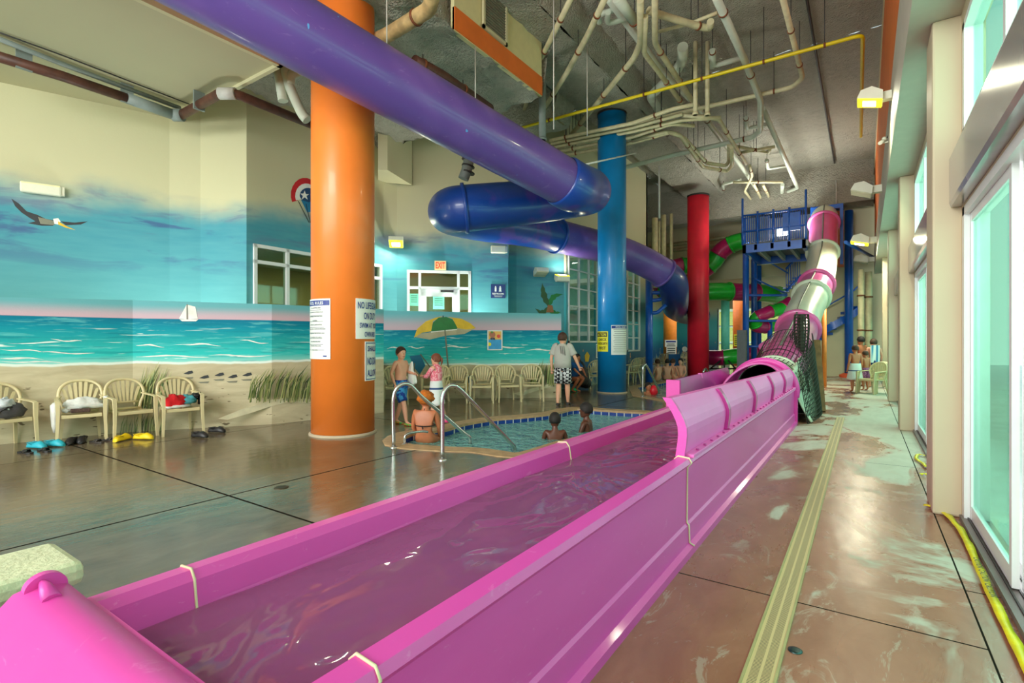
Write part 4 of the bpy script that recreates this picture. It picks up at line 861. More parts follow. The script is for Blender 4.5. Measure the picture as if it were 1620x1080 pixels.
def flood(label, p, h, lit, s=1.0, tilt=-.5, arm=.18, power=0):
    t = thing('flood_light', label, 'lamp', p, h)
    b = MB().box((-.06*s, 0, -.06*s), (.06*s, arm*s, .06*s), .01); b.build('arm', LAMPW, t)
    R_ = Matrix.Translation((0, arm*s+.12*s, 0)) @ Matrix.Rotation(tilt, 4, 'X')
    b = MB(); pr_ = [(-.13, .08), (.02, .13), (.14, .07), (.16, -.04), (-.16, -.04)]
    b.prism([R_ @ Vector((-.16*s, y*s, z*s)) for y, z in pr_], (.32*s, 0, 0)); b.build('hood', LAMPW, t)
    MB().box((-.15*s, -.15*s, -.06*s), (.15*s, .15*s, -.035*s), 0, R_).build('lens', LIT if lit else M('lamp_glass_off', (200, 196, 160), .3), t)
    if lit:
        MB().box((-.09*s, -.08*s, -.068*s), (.09*s, .08*s, -.06*s), 0, R_).build('lamp_tube', LITW, t)
    if power:
        l = bpy.data.lights.new('flood_lamp', 'AREA'); l.size = .25*s; l.energy = power; l.color = (1, .97, .70); lo = bpy.data.objects.new('flood_lamp', l); C.objects.link(lo); lo.parent = t
        lo.matrix_local = R_ @ Matrix.Translation((0, 0, -.085*s))
    return t
flood('lit yellow flood light between the window and the glazed door', PW(628, 387, UW[6], UW[7]), WDH, True, 1.2, .35, .2, 30)
WC = wall_heading(CO[2], CO[3])
flood('unlit white flood light above the painted palm', PW(850, 433, CO[2], CO[3]), WC, False, 1.2, .3)
flood('white flood light glowing up the wall beside the tall window', PW(884, 440, CO[2], CO[3]), WC, True, 1.2, 2.9, .12, 14)
flood('large lit flood light on a white bracket above the nearest pillar', PX(1412, 150, .33), PI/2, True, 1.0, .25, .14, 45)
flood('second flood light along the soffit, switched off', PX(1396, 298, .33), PI/2, False, 1.35, .35, .16)
flood('third flood light along the soffit, lit', PX(1388, 379, .33), PI/2, True, 1.6, .25, .16, 160)
flood('small far flood light low on the soffit near the tower', PX(1384, 410, .33), PI/2, False, 1.6, .25, .16)
t = thing('security_camera', 'white bullet security camera with a black cable on the orange band', 'camera', PX(1407, 224, .335)); b = MB()
MB().tube([(0, 0, 0), (-.10, .0, .0)], .012, 8).build('bracket', LAMPW, t); MB().tube([(-.06, .03, .05), (-.13, -.10, -.03)], .03, 12).build('body', LAMPW, t); MB().ball((-.07, 0, .06), .035).build('dome', LAMPW, t); MB().tube(curve_pts([(-.07, .02, .06), (-.02, .05, .10), (0, .05, .20)]), .006, 6).build('cable', BLK, t)
# ------------------------------------------------------------------ overhead pipes
PC = M('cream_pipe', (206, 200, 160), .45, var=.12, ns=5); PWH = M('white_pipe', (198, 208, 190), .4, var=.06, ns=3); PY_ = M('yellow_gas_pipe', (226, 206, 10), .4, var=.05); PBR = M('brown_pipe', (86, 52, 40), .5, var=.25, ns=8); PGR = M('grey_pipe', (130, 142, 138), .5, var=.08); RUST = M('rusty_clamp', (120, 66, 34), .7, var=.3, ns=20); PRR = M('rust_stained_pipe', (186, 160, 110), .5, var=.3, ns=5)
CEIL = 8.74
def pipe(label, pts, z, r=.05, mat=PC, clamps=(), rods=(), name='pipe', rb=.14, zc=CEIL, group=None):
    """pts: pixels on the horizontal plane z, or (u, v, z) with a height of their own"""
    pp = [PZ(p[0], p[1], p[2] if len(p) > 2 else z) for p in pts]; t = thing(name, label, 'pipe', (0, 0, 0), 0, group)
    MB().tube(bend_pts(pp, rb), r, 12).build('run', mat, t)
    for (k, s) in clamps:
        q = pp[k].lerp(pp[k+1], s); d = (pp[k+1]-pp[k]).normalized(); MB().tube([q-d*.02, q+d*.02], r+.014, 14).build('clamp', RUST, t)
        if zc > q.z+.1: MB().cyl(q+Vector((0, 0, r)), (q.x, q.y, zc), .009, 6).build('hanger_rod', DARKM, t)
    return t
pipe('bright yellow gas pipe crossing the whole ceiling from the purple tube to the orange band', [(905, 262), (822, 203), (1365, 55), (1362, 216)], 7.55, .038, PY_, [(1, .12), (1, .45), (1, .62), (1, .78), (1, .92)])
pipe('slanting cream pipe nearest the bulkhead corner', [(908, -12), (855, 95), (822, 196)], 8.0, .055, PC, [(0, .35), (0, .85), (1, .5)])
pipe('cream pipe slanting down beside the bulkhead, second from the left', [(958, -4), (930, 55), (895, 118), (838, 208)], 7.9, .06, PC, [(0, .45), (1, .4), (2, .3)])
pipe('cream pipe bending left above the blue column', [(1013, 0), (1013, 68), (1003, 92), (903, 214)], 7.8, .065, PC, [(2, .1), (2, .4), (2, .8)])
pipe('cream pipe bending right, left one of the close pair', [(1021, 26), (1019, 84), (1078, 162)], 7.8, .055, PC, [(1, .55), (1, .95)])
pipe('cream pipe bending right with rusty clamps, right one of the close pair', [(1036, -6), (1036, 68), (1043, 80), (1097, 162)], 7.8, .06, PC, [(2, .03), (2, .55), (2, .97)])
pipe('thick white pipe running towards the tower from the top edge', [(963, -2), (1043, 107), (1100, 165), (1175, 266), (1212, 322), (1216, 345)], 8.15, .075, PWH, [(0, .6), (1, .4), (2, .2), (3, .5)])
pipe('short fat white pipe ending beside the vertical cream pipe', [(976, -4), (1005, 35)], 7.95, .10, PWH, [(0, .95)])
pipe('fat cream crosswise pipe with a turned up end at the top of the ceiling', [(1026, 16), (1040, 22), (1110, 43), (1123, 45), (1124, 34)], 7.9, .07, PC, [(1, .92)])
pipe('thin cream branch pipe hooked below the fat crosswise one', [(1042, 50), (1077, 41), (1095, 36), (1135, 20)], 8.0, .035, PC, [(1, .9)])
pipe('small white hooked drain stub left of the fat white pipe', [(942, 28), (950, 38), (945, 24), (970, 16)], 8.2, .055, PWH)
pipe('second small white hooked stub under the short fat pipe', [(962, 20), (960, 38), (995, 28)], 8.1, .055, PWH)
pipe('thick pale elbow pipe zigzagging behind the yellow gas pipe', [(1080, 74), (1080, 96), (1066, 117), (1029, 152), (1046, 180)], 8.25, .12, PWH)
pipe('short pale stub hanging right of the zigzag pipe', [(1127, 82), (1127, 104)], 8.3, .09, PWH)
pipe('long white pipe angling down the middle of the ceiling to a square turn', [(1133, -4), (1180, 100), (1203, 158), (1203, 206), (1191, 217), (1062, 246), (1000, 262), (952, 274)], 7.7, .075, PWH, [(4, .1), (0, .2), (1, .3)])
pipe('cream pipe making a wide turn right of the long white one', [(1238, -4), (1270, 123), (1253, 138), (1078, 178), (1000, 198)], 7.75, .055, PC, [(0, .35), (0, .8), (2, .15), (2, .75)])
pipe('white pipe slanting away with a hooked far end above the tower', [(1207, 172), (1262, 297), (1237, 307), (1238, 292)], 7.9, .075, PWH)
for a, lb in (([(1127, 80), (1129, 104), (1172, 92)], 'white L shaped stub crossing under the long white pipe'), ([(1180, 186), (1182, 204), (1214, 196)], 'small white L shaped stub halfway down the ceiling'), ([(1213, 253), (1215, 267), (1243, 262)], 'farthest white L shaped stub joined to the slanting pipe'), ([(1145, 300), (1143, 292), (1172, 284)], 'small white stub low above the red column')):
    pipe(lb, a, 8.2, .06, PWH, name='drain_stub', clamps=[(0, .1)])
# the rack of parallel pipes from the bulkhead across behind the blue column
rack = [((870, 222), (1000, 195), (1062, 173), (1100, 165)), ((872, 227), (1000, 202), (1080, 180)), ((878, 232), (1000, 208), (1078, 190), (1140, 186)), ((884, 239), (1000, 217), (1062, 196), (1098, 199)), ((890, 246), (1000, 226), (1058, 210))]
for k, a in enumerate(rack):
    pipe(['uppermost', 'second', 'middle', 'fourth', 'lowest'][k]+' cream pipe of the close rack passing behind the blue column', list(a), 7.5-.02*k, .052, PC, [(0, .2), (1, .6)], group=None)
pipe('cream pipe from the rack stepping down to a square loop above the red column', [(1000, 222), (1055, 208), (1076, 214), (1112, 264), (1150, 271), (1158, 262), (1157, 232)], 7.45, .06, PC, [(2, .3), (2, .75), (3, .7)])
pipe('inner cream pipe of the square loop right of the red column top', [(1062, 210), (1082, 218), (1118, 258), (1148, 262), (1153, 256), (1153, 230)], 7.6, .06, PC, [(1, .4), (1, .9)])
pipe('cream pipe zigzagging down from the rack towards the tower', [(1080, 182), (1137, 188), (1152, 214), (1180, 259)], 7.5, .055, PC, [(1, .8), (2, .6)])
for k, (u, a) in enumerate((((1186), [(1186, 262), (1190, 278), (1178, 302), (1190, 318), (1190, 336)]), (1196, [(1192, 290), (1203, 312), (1204, 330), (1210, 343)]), (1206, [(1207, 292), (1216, 310), (1216, 332), (1222, 341)]), (1180, [(1160, 288), (1238, 288)]), (1, [(1168, 232), (1216, 242), (1218, 235)]), (2, [(1168, 242), (1226, 232)]))):
    pipe(['thin cream pipe hooking down to the first of the drops before the tower', 'thin cream pipe to the middle drop before the tower', 'thin cream pipe to the right drop before the tower', 'thin crosswise cream pipe far down the ceiling', 'small cream branch in the middle of the far ceiling', 'thin straight cream branch crossing the far ceiling'][k], a, 7.8, .05, PC, [(0, .5)])
for (u, v0, v1, d, lb, r_, mt) in ((858, 116, 222, 12.5, 'vertical grey steel pipe dropping past the corner of the orange band', .085, PGR), (1100, 135, 182, 12.5, 'left upright cream riser among the ceiling pipes', .05, PC), (1119, 133, 183, 12.5, 'right upright cream riser among the ceiling pipes', .05, PC)):
    p = P(u, v1, d); z1 = min(EYE+(540-v0)/FPX*d, 8.72) if v0 < 118 else EYE+(540-v0)/FPX*d; t = thing('riser_pipe', lb, 'pipe', (p.x, p.y, 0)); MB().cyl((0, 0, p.z), (0, 0, 8.72), r_, 14).build('run', mt, t); MB().tube([(0, 0, p.z), (0, 0, p.z+.06)], r_+.02, 14).build('coupling', mt, t)
# wires hanging
for k, (u, v0, v1, d) in enumerate(((876, 0, 205, 9.5), (929, 70, 215, 11.5), (1323, 285, 322, 21), (1043, 262, 345, 16))):
    p = P(u, v1, d); z1 = min(EYE+(540-v0)/FPX*d, CEIL); tag(MB().cyl((p.x, p.y, p.z), (p.x, p.y, z1), .012 if d < 15 else .03, 6).build('hanging_rod', M('wire', (190, 190, 180), .4)), ['pale rod hanging left of the blue column, nearer the bulkhead', 'pale rod hanging just left of the blue column top', 'dark rod hanging above the magenta tube top', 'pale rod hanging in the gap left of the red column'][k], 'rod')
# brown pipe and conduit under the low ceiling at the left, rusty and brown pipes near the bulkhead
t = thing('drain_pipe', 'dark brown pipe with a grey sleeve hung under the low cream ceiling', 'pipe', (0, 0, 0)); z = 5.95
MB().tube([PZ(-60, 72, z), PZ(100, 121, z), PZ(200, 155, z)], .085, 14).build('brown_run', PBR, t); MB().tube([PZ(200, 155, z), PZ(276, 182, z)], .10, 14).build('grey_sleeve', PGR, t)
MB().tube(bend_pts([PZ(283, 184, z), PZ(350, 147, z), PZ(372, 148, z), PZ(500, 200, z)], .12), .085, 14).build('brown_run', PBR, t); MB().tube([PZ(274, 182, z), PZ(289, 182, z)], .12, 14).build('elbow', PGR, t); MB().tube([PZ(347, 148, z), PZ(373, 148, z)], .105, 14).build('elbow', M('elbow_white', (190, 190, 184), .5), t)
for u, v in ((38, 101), (201, 155), (315, 166)): q = PZ(u, v, z); MB().box((q.x-.015, q.y-.1, z-.1), (q.x+.015, q.y+.1, 6.2)).build('strap', PGR, t)
pipe('thin grey conduit running above the brown pipe on the low ceiling', [(-60, 38), (100, 102), (285, 171)], 6.12, .04, PGR, name='conduit')
pipe('thin dark wire stretched along the low cream ceiling', [(-60, 30), (100, 88), (300, 165)], 6.17, .012, DARKM, name='conduit')
pipe('thick white pipe with rust stains and an elbow left of the bulkhead', [(590, 66), (612, 56), (664, 24), (680, 14), (686, -20)], 6.55, .115, PRR, [(1, .9)], zc=6.7)
pipe('brown pipe with a red coupling behind the purple tube', [(655, 96), (700, 120), (775, 172)], 6.4, .10, PBR, [(0, .3), (1, .4)], zc=6.6)
t = thing('drain_pipe', 'short grey pipe elbow hanging between the purple tube and the blue bend', 'pipe', (0, 0, 0)); MB().tube([P(745, 240, 12.6), P(738, 270, 12.6), P(733, 283, 12.6)], .13, 14).build('run', PGR, t)
for v in (252, 262, 272): MB().tube([P(741, v, 12.6), P(740.5, v+2, 12.6)], .16, 14).build('clamp', DARKM, t)
t = thing('duct_pipe', 'bundle of white ducts behind the orange column under the ceiling', 'duct', (0, 0, 0))
for a in ([(450, 100), (455, 128), (475, 175), (486, 190)], [(493, 105), (463, 118), (458, 135)], [(440, 110), (448, 160)]): MB().tube(curve_pts([P(u, v, 9.6) for u, v in a], 3), .09, 12).build('duct', PWH, t)
# wall pipes by the far header and the far right wall
for k, (u, v0, v1) in enumerate(((1036, 345, 455), (1050, 340, 455), (1062, 338, 450), (1043, 350, 450))): 
    p = P(u, v1, 22.5); o = tag(MB().cyl((p.x, p.y, p.z), (p.x, p.y, p.z+(v1-v0)/FPX*22.5), (.13, .10, .07, .05)[k], 10).build('wall_pipe', PC), ['leftmost and fattest', 'second from the right', 'rightmost', 'second from the left'][k]+' of the four upright cream pipes left of the red column', 'pipe', 'upright pipes left of the red column')
for k, (u, r_) in enumerate(((1362, .10), (1374, .12))):
    p = plan(u, 19.5+k*.6); t = thing('wall_pipe', ['slimmer tall cream pipe in the far right corner', 'thicker tall cream pipe in the far right corner'][k], 'pipe', (*p, 0)); MB().cyl((0, 0, 0), (0, 0, 4.2), r_, 14).build('run', PC, t)
    for z in (1.9, 3.2): MB().tube([(0, 0, z), (0, 0, z+.05)], r_+.03, 12).build('collar', RUST, t)
for z, lb in ((6.45, 'upper long cream pipe running along the far header wall'), (6.15, 'lower long cream pipe running along the far header wall')): tag(MB().cyl((-9.6, 26.9, z), (-3.3, 26.9, z+.25), .09, 10).build('wall_pipe', PC), lb, 'pipe')
tag(MB().cyl((-1.0, 2.5, 8.66), (-1.0, 24.5, 8.66), .03, 8).build('conduit', DARKM), 'long thin dark conduit running straight along the right side of the foam ceiling', 'conduit')
# ------------------------------------------------------------------ windows in the sky wall, the room beyond
def wall_frame(name, a, c, u0, u1, z0, z1, bars, hz, glassm, extra=None):
    A = PW(u0, 450, a, c); B = PW(u1, 450, a, c); d = Vector((B.x-A.x, B.y-A.y, 0)); ln = d.length; h = wall_heading(a, c)
    m = Matrix.Translation((A.x, A.y, 0)) @ Matrix.Rotation(math.atan2(d.y, d.x), 4, 'Z')   # local x along the wall, local -y towards the room
    b = MB(); w = .075
    for x0, x1, q0, q1 in [(0, w, z0, z1), (ln-w, ln, z0, z1), (0, ln, z0, z0+w), (0, ln, z1-w, z1)]+[(ln*k-w/2, ln*k+w/2, z0, z1) for k in bars]+[(0, ln, q-w/2, q+w/2) for q in hz]: b.box((x0, -.05, q0), (x1, .08, q1), 0, m)
    o = st(b.build(name, WHITE, fix=True)); MB().box((.02, .01, z0+.02), (ln-.02, .016, z1-.02), 0, m).build('pane', glassm, o)
    return o, m, ln
SG = glass('inner_glass', (.62, .72, .60, 1), 1.5)
wall_frame('window_10', WINA[0], WINA[1], 400, 603, 1.6, 3.60, (.22, .42, .62, .82), (3.22,), SG)
o, mt_, ln = wall_frame('window_11', UW[6], UW[7], 644, 745, 1.05, 3.52, (.195, .80), (3.02,), SG)
b = MB(); 
for x0, x1, q0, q1 in ((.21, .30, 1.05, 2.98), (.70, .79, 1.05, 2.98), (.21, .79, 2.78, 2.98), (.21, .79, 1.05, 1.4)): b.box((x0*ln, -.06, q0), (x1*ln, .05, q1), 0, mt_)
dd = st(b.build('door_10', WHITE)); b = MB(); b.box((.70*ln, -.12, 2.0), (.73*ln, -.06, 2.3), 0, mt_); b.build('door_handle', CHR, dd); MB().box((.52*ln, -.1, 2.90), (.72*ln, -.05, 2.96), 0, mt_).build('door_closer', DARKM, dd)
PAPG = M('green_paper', (120, 214, 180), .6)
def stuck(label, u, v, w, h, off, mats):
    p = PW(u, v, UW[6], UW[7], off=off); t = thing('paper_notice', label, 'notice', p, WDH); MB().box((-w/2, 0, -h/2), (w/2, .006, h/2)).build('sheet', mats, t); b = MB()
    for k in range(4): b.box((-w*.36, .006, h*(.3-.17*k)), (w*.36, .009, h*(.36-.17*k)))
    b.build('print', M('print_green', (70, 130, 110), .6), t)
stuck('green paper notice taped on the glazed door', 694, 479, .32, .36, .09, PAPG); stuck('pale notice on the left side light of the glazed door', 655, 474, .24, .34, .07, PAPG)
# interior of the lobby behind those windows
b = MB(); far = [(-16.5, 5.0), (-15.0, 16.0)]; OLV = M('lobby_wall', (176, 160, 96), .8, var=.1, ns=.8)
b.box((-16.6, 4, 1.0), (-16.4, 13, 4.3)); st(b.build('wall_lobby', OLV)); LB = [Vector((p[0]*1.012, p[1]*1.012, 3.95)) for p in (UW[4], UW[5], UW[6], UW[7], UW[8])]+[Vector((-9.2, 12.9, 3.95)), Vector((-16.5, 12.9, 3.95)), Vector((-16.5, 5.9, 3.95))]
st(MB().prism(LB, (0, 0, .1)).build('ceiling_lobby', M('lobby_ceiling', (190, 190, 160), .8))); st(MB().prism([Vector((p.x, p.y, .9)) for p in LB], (0, 0, .12)).build('floor_lobby', M('lobby_floor', (90, 86, 60), .4)))
st(MB().box((-16.5, 12.8, 1.0), (-9.1, 12.9, 4.0)).build('wall_lobby_end', OLV))
t = thing('counter_desk', 'long dark lobby counter dimly seen through the inner window', 'counter', (-14.0, 8.5, 1.0)); MB().box((-.4, -2.5, 0), (.4, 2.5, 1.0)).build('body', M('counter_brown', (90, 74, 40), .6), t); MB().box((-.5, -2.6, 1.0), (.5, 2.6, 1.06)).build('top', M('counter_top', (60, 120, 130), .3), t)
for y in (7.5, 10.5):
    l = bpy.data.lights.new('lobby_fill', 'AREA'); l.size = 1.2; l.energy = 90; l.color = (1, .93, .7); o = bpy.data.objects.new('lobby_fill', l); C.objects.link(o); o.location = (-13.5, y, 3.9)  # area fills added to light the lobby behind the glass
# ------------------------------------------------------------------ painted motifs of the mural: thin paint layers on the wall
def motif(name, wall, a, c, polys, off=.004):
    """polys: list of (material, [pixels]) painted on the vertical wall through a, c"""
    g = {}
    for k, (m_, pix) in enumerate(polys):
        b = g.setdefault(m_.name, [MB(), m_, k])[0]; pts = [PW(u, v, a, c, off+.0012*k) for u, v in pix]
        for t in tessellate_polygon([pts]): b.face([pts[i] for i in t])
    for b, m_, k in g.values():
        o = b.build(name, m_, wall); o.name = name
sky = bpy.data.objects['wall_mural_sky']; cor = bpy.data.objects['wall_stair_corner']
pm = lambda n, *c: M('paint_'+n, c, .55, var=.10, ns=5)
PB_, PWt, PGn, PYl, PRd, PNv, PSd, PGy, PTl, PDg = pm('black', 38, 44, 48), pm('white', 232, 236, 228), pm('green', 30, 120, 54), pm('yellow', 226, 186, 40), pm('red', 200, 36, 44), pm('navy', 30, 70, 110), pm('sand_grey', 178, 172, 140), pm('grey', 120, 122, 104), pm('teal', 30, 120, 160), pm('dark_green', 46, 84, 44)
def stroke(p, q, w0, w1=None):
    (x0, y0), (x1, y1) = p, q; w1 = w0 if w1 is None else w1; d = math.hypot(x1-x0, y1-y0) or 1; nx, ny = -(y1-y0)/d, (x1-x0)/d
    return [(x0+nx*w0, y0+ny*w0), (x1+nx*w1, y1+ny*w1), (x1-nx*w1, y1-ny*w1), (x0-nx*w0, y0-ny*w0)]
# pelican
motif('painted_pelican', sky, UW[1], UW[2], [(PB_, [(18, 314), (30, 322), (42, 334), (60, 340), (72, 346), (88, 349), (84, 357), (66, 357), (44, 353), (56, 350), (46, 344), (34, 336), (24, 326)]), (PB_, [(96, 350), (118, 352), (139, 350), (128, 355), (104, 356)]), (PGy, [(60, 343), (88, 350), (86, 356), (64, 354)]), (PWt, [(84, 346), (92, 345), (96, 350), (92, 355), (86, 354)]), (PYl, [(92, 350), (106, 358), (120, 364), (104, 360), (92, 355)])])
# parasail
def arcp(cx_, cy_, rx, ry, a0, a1, n=12): return [(cx_+rx*math.cos(math.radians(a0+(a1-a0)*i/n)), cy_-ry*math.sin(math.radians(a0+(a1-a0)*i/n))) for i in range(n+1)]
motif('painted_parasail', sky, UW[4], UW[5], [(PRd, arcp(482, 308, 22, 27, 205, -10)+arcp(484, 310, 14, 17, -10, 205)), (PWt, arcp(484, 310, 17, 20, 200, -10)+arcp(486, 311, 10, 12, -10, 200)), (PNv, arcp(487, 310, 13, 13, 180, -10)+[(487, 322), (478, 318)]), (PWt, [(482, 301), (484, 307), (489, 307), (485, 310), (487, 316), (482, 312), (477, 316), (479, 310), (475, 306), (480, 306)]), (PTl, [(476, 316), (488, 320), (500, 316), (494, 334), (486, 336)]), (PB_, stroke((472, 318), (489, 352), .5)), (PB_, stroke((484, 322), (491, 352), .5))])
# sailing boat on the horizon
motif('painted_sailboat', wl, LW[2], LW[3], [(PWt, [(295, 482), (295, 505), (283, 504)]), (PWt, [(297, 482), (309, 485), (313, 504), (298, 505)]), (PGy, stroke((296, 481), (296, 507), .7)), (PWt, [(284, 505), (314, 505), (310, 508), (288, 508)])])
# wading birds
for k, (u, v) in enumerate(((300, 590), (325, 597), (349, 593), (370, 596), (393, 593))): motif('painted_sandpiper', wl, LW[2], LW[3], [(PB_, [(u-10, v+1), (u-2, v-3), (u+4, v-4), (u+6, v), (u-2, v+2)]), (PGy, [(u-12, v+7), (u+6, v+6), (u+4, v+9), (u-8, v+9)])])
# dune grass
def grass(wall, a, c, cx_, cy_, wd, hg, n, seed, lean=.6):
    rnd = random.Random(seed); P_ = []; mats = [pm('blade_dark', 54, 84, 44), pm('blade', 104, 128, 66), pm('blade_pale', 178, 184, 120)]
    for i in range(n):
        x = cx_+rnd.uniform(-.5, .5)*wd; h = hg*(.45+.55*rnd.random())*(1-.5*abs(x-cx_)/wd); dx = lean*h*rnd.uniform(.2, .9); y = cy_+rnd.uniform(-.05, .12)*hg
        P_.append((mats[min(2, int(rnd.random()**.7*3))], [(x-.6, y), (x+dx*.3, y-h*.62), (x+dx, y-h), (x+dx*.3+.9, y-h*.58), (x+.6, y)]))
    motif('painted_dune_grass', wall, a, c, P_)
grass(wl, LW[3], LW[4], 445, 630, 105, 62, 120, 3); grass(wl, LW[2], LW[3], 236, 640, 44, 78, 80, 4, .4); grass(wl, LW[2], LW[3], 222, 688, 70, 45, 60, 8, .3); grass(wr_, RW[0], RW[1], 862, 606, 46, 46, 70, 5, .3); grass(wr_, RW[0], RW[1], 700, 600, 30, 18, 20, 6, .3)
motif('painted_dune_edge', wl, LW[3], LW[4], [(pm('sand_light', 226, 222, 188), [(345, 662), (380, 648), (410, 640), (430, 632), (470, 628), (495, 632), (495, 637), (455, 636), (430, 642), (400, 652), (360, 664)])])
motif('painted_dune_edge', wr_, RW[0], RW[1], [(pm('sand_light', 226, 222, 188), [(812, 622), (850, 612), (888, 602), (888, 606), (852, 617), (824, 626)])])
# striped parasol with blue deck chair and beach ball
motif('painted_parasol', wr_, RW[0], RW[1], [(PSd, [(656, 533), (680, 537), (704, 531), (735, 528), (752, 519), (725, 518), (690, 524), (662, 528)]), (PYl, [(655, 534), (660, 520), (674, 508), (690, 502), (700, 500), (685, 508), (682, 524), (668, 526)]), (PGn, [(682, 524), (685, 510), (694, 502), (706, 501), (716, 505), (724, 518), (722, 521), (700, 523)]), (PYl, [(724, 519), (716, 504), (708, 501), (730, 504), (744, 511), (753, 519), (738, 521)]), (PWt, stroke((682, 525), (723, 521), .8)), (PGy, stroke((704, 522), (709, 582), 1.1)), (PB_, stroke((701, 502), (701, 499), .8))])
motif('painted_deck_chair', wr_, RW[0], RW[1], [(PTl, [(648, 563), (665, 561), (673, 578), (664, 592), (654, 580)]), (PGy, stroke((665, 560), (680, 580), .9)), (PGy, stroke((654, 594), (656, 574), .9))])
motif('painted_beach_ball', wr_, RW[0], RW[1], [(PYl, arcp(741, 606, 7, 12, 90, 270)+[(744, 606)]), (PTl, arcp(741, 606, 7, 12, 90, 20)+[(741, 606)]), (PWt, arcp(741, 606, 7, 12, 20, -90)+[(741, 606)])])
# palm on the corner wall
def frond(p, q, bend, w, mat):
    (x0, y0), (x1, y1) = p, q; L_ = []; R_ = []; n = 8; dx, dy = x1-x0, y1-y0; ln = math.hypot(dx, dy); nx, ny = -dy/ln, dx/ln
    for i in range(n+1):
        s = i/n; bx = x0+dx*s+nx*bend*math.sin(PI*s); by = y0+dy*s+ny*bend*math.sin(PI*s); ww = w*math.sin(PI*min(1, s*.9+.1))*(.75 if i % 2 else 1.1); L_.append((bx+nx*ww, by+ny*ww)); R_.append((bx-nx*ww, by-ny*ww))
    return (mat, L_+R_[::-1])
motif('painted_palm', cor, CO[2], CO[3], [frond((869, 485), (858, 447), -3, 5, PDg), frond((869, 485), (891, 465), -7, 4.5, PGn), frond((868, 484), (846, 487), -9, 4.5, PDg), frond((869, 484), (888, 493), 7, 4.5, PGn), (pm('trunk', 150, 96, 56), [(864, 494), (867, 482), (874, 483), (876, 494)])])
# foam crests drawn along the sea
for wall, a, c, cr in ((wl, LW[1], LW[2], [(80, 537, 130, 540), (0, 552, 70, 556), (60, 557, 150, 559), (0, 566, 70, 568), (0, 571, 110, 574)]), (wl, LW[2], LW[3], [(215, 545, 260, 548), (290, 544, 350, 546), (380, 538, 425, 543), (215, 563, 330, 564), (330, 562, 430, 563)]), (wr_, RW[0], RW[1], [(612, 551, 640, 549), (645, 549, 672, 550), (700, 549, 745, 548), (770, 547, 830, 550), (832, 554, 885, 553)])):
    for x0, y0, x1, y1 in cr:
        up = []; lo = []; rnd = random.Random(int(x0+y0))
        for i in range(13): s = i/12; x = x0+(x1-x0)*s; y = y0+(y1-y0)*s+1.2*math.sin(s*7+x0); h = 2.6*math.sin(PI*s)*(.4+.6*rnd.random()); up.append((x, y-h*.6)); lo.append((x, y+h*.35+.2))
        motif('painted_wave_crest', wall, a, c, [(PWt, up+lo[::-1])])
# reef motifs on the window wall and deep bay wall
def motif_x(x, items):
    par = bpy.data.objects['wall_window_side']
    for nm, mt, pix in items:
        b = MB(); pts = [PX(u, v, x) for u, v in pix]
        for t in tessellate_polygon([pts]): b.face([pts[i] for i in t])
        b.build(nm, mt, par)
motif_x(XW+.012, [('painted_fish', PYl, [(925, 562), (929, 556), (933, 562), (931, 572), (926, 572)]), ('painted_fish', PWt, [(936, 575), (941, 572), (944, 577), (940, 581)]), ('painted_coral', PWt, [(918, 590), (922, 574), (926, 590)]), ('painted_coral', PTl, [(900, 596), (905, 578), (910, 584), (914, 598)])])
b = MB(); 
for (u, v, r_) in ((1035, 545, .18), (1046, 548, .22), (1052, 540, .2), (1083, 552, .2)):
    p = PX(u, v, -12.58) if u < 1000 else PY(u, v, 39.9)
    o = MB().lathe([(.001, 0), (r_, .01)], n=14).build('painted_bubble', PWt, bpy.data.objects['wall_far']); o.rotation_euler = (PI/2, 0, 0); o.location = (p.x, 39.95, p.z)
b.bm.free()
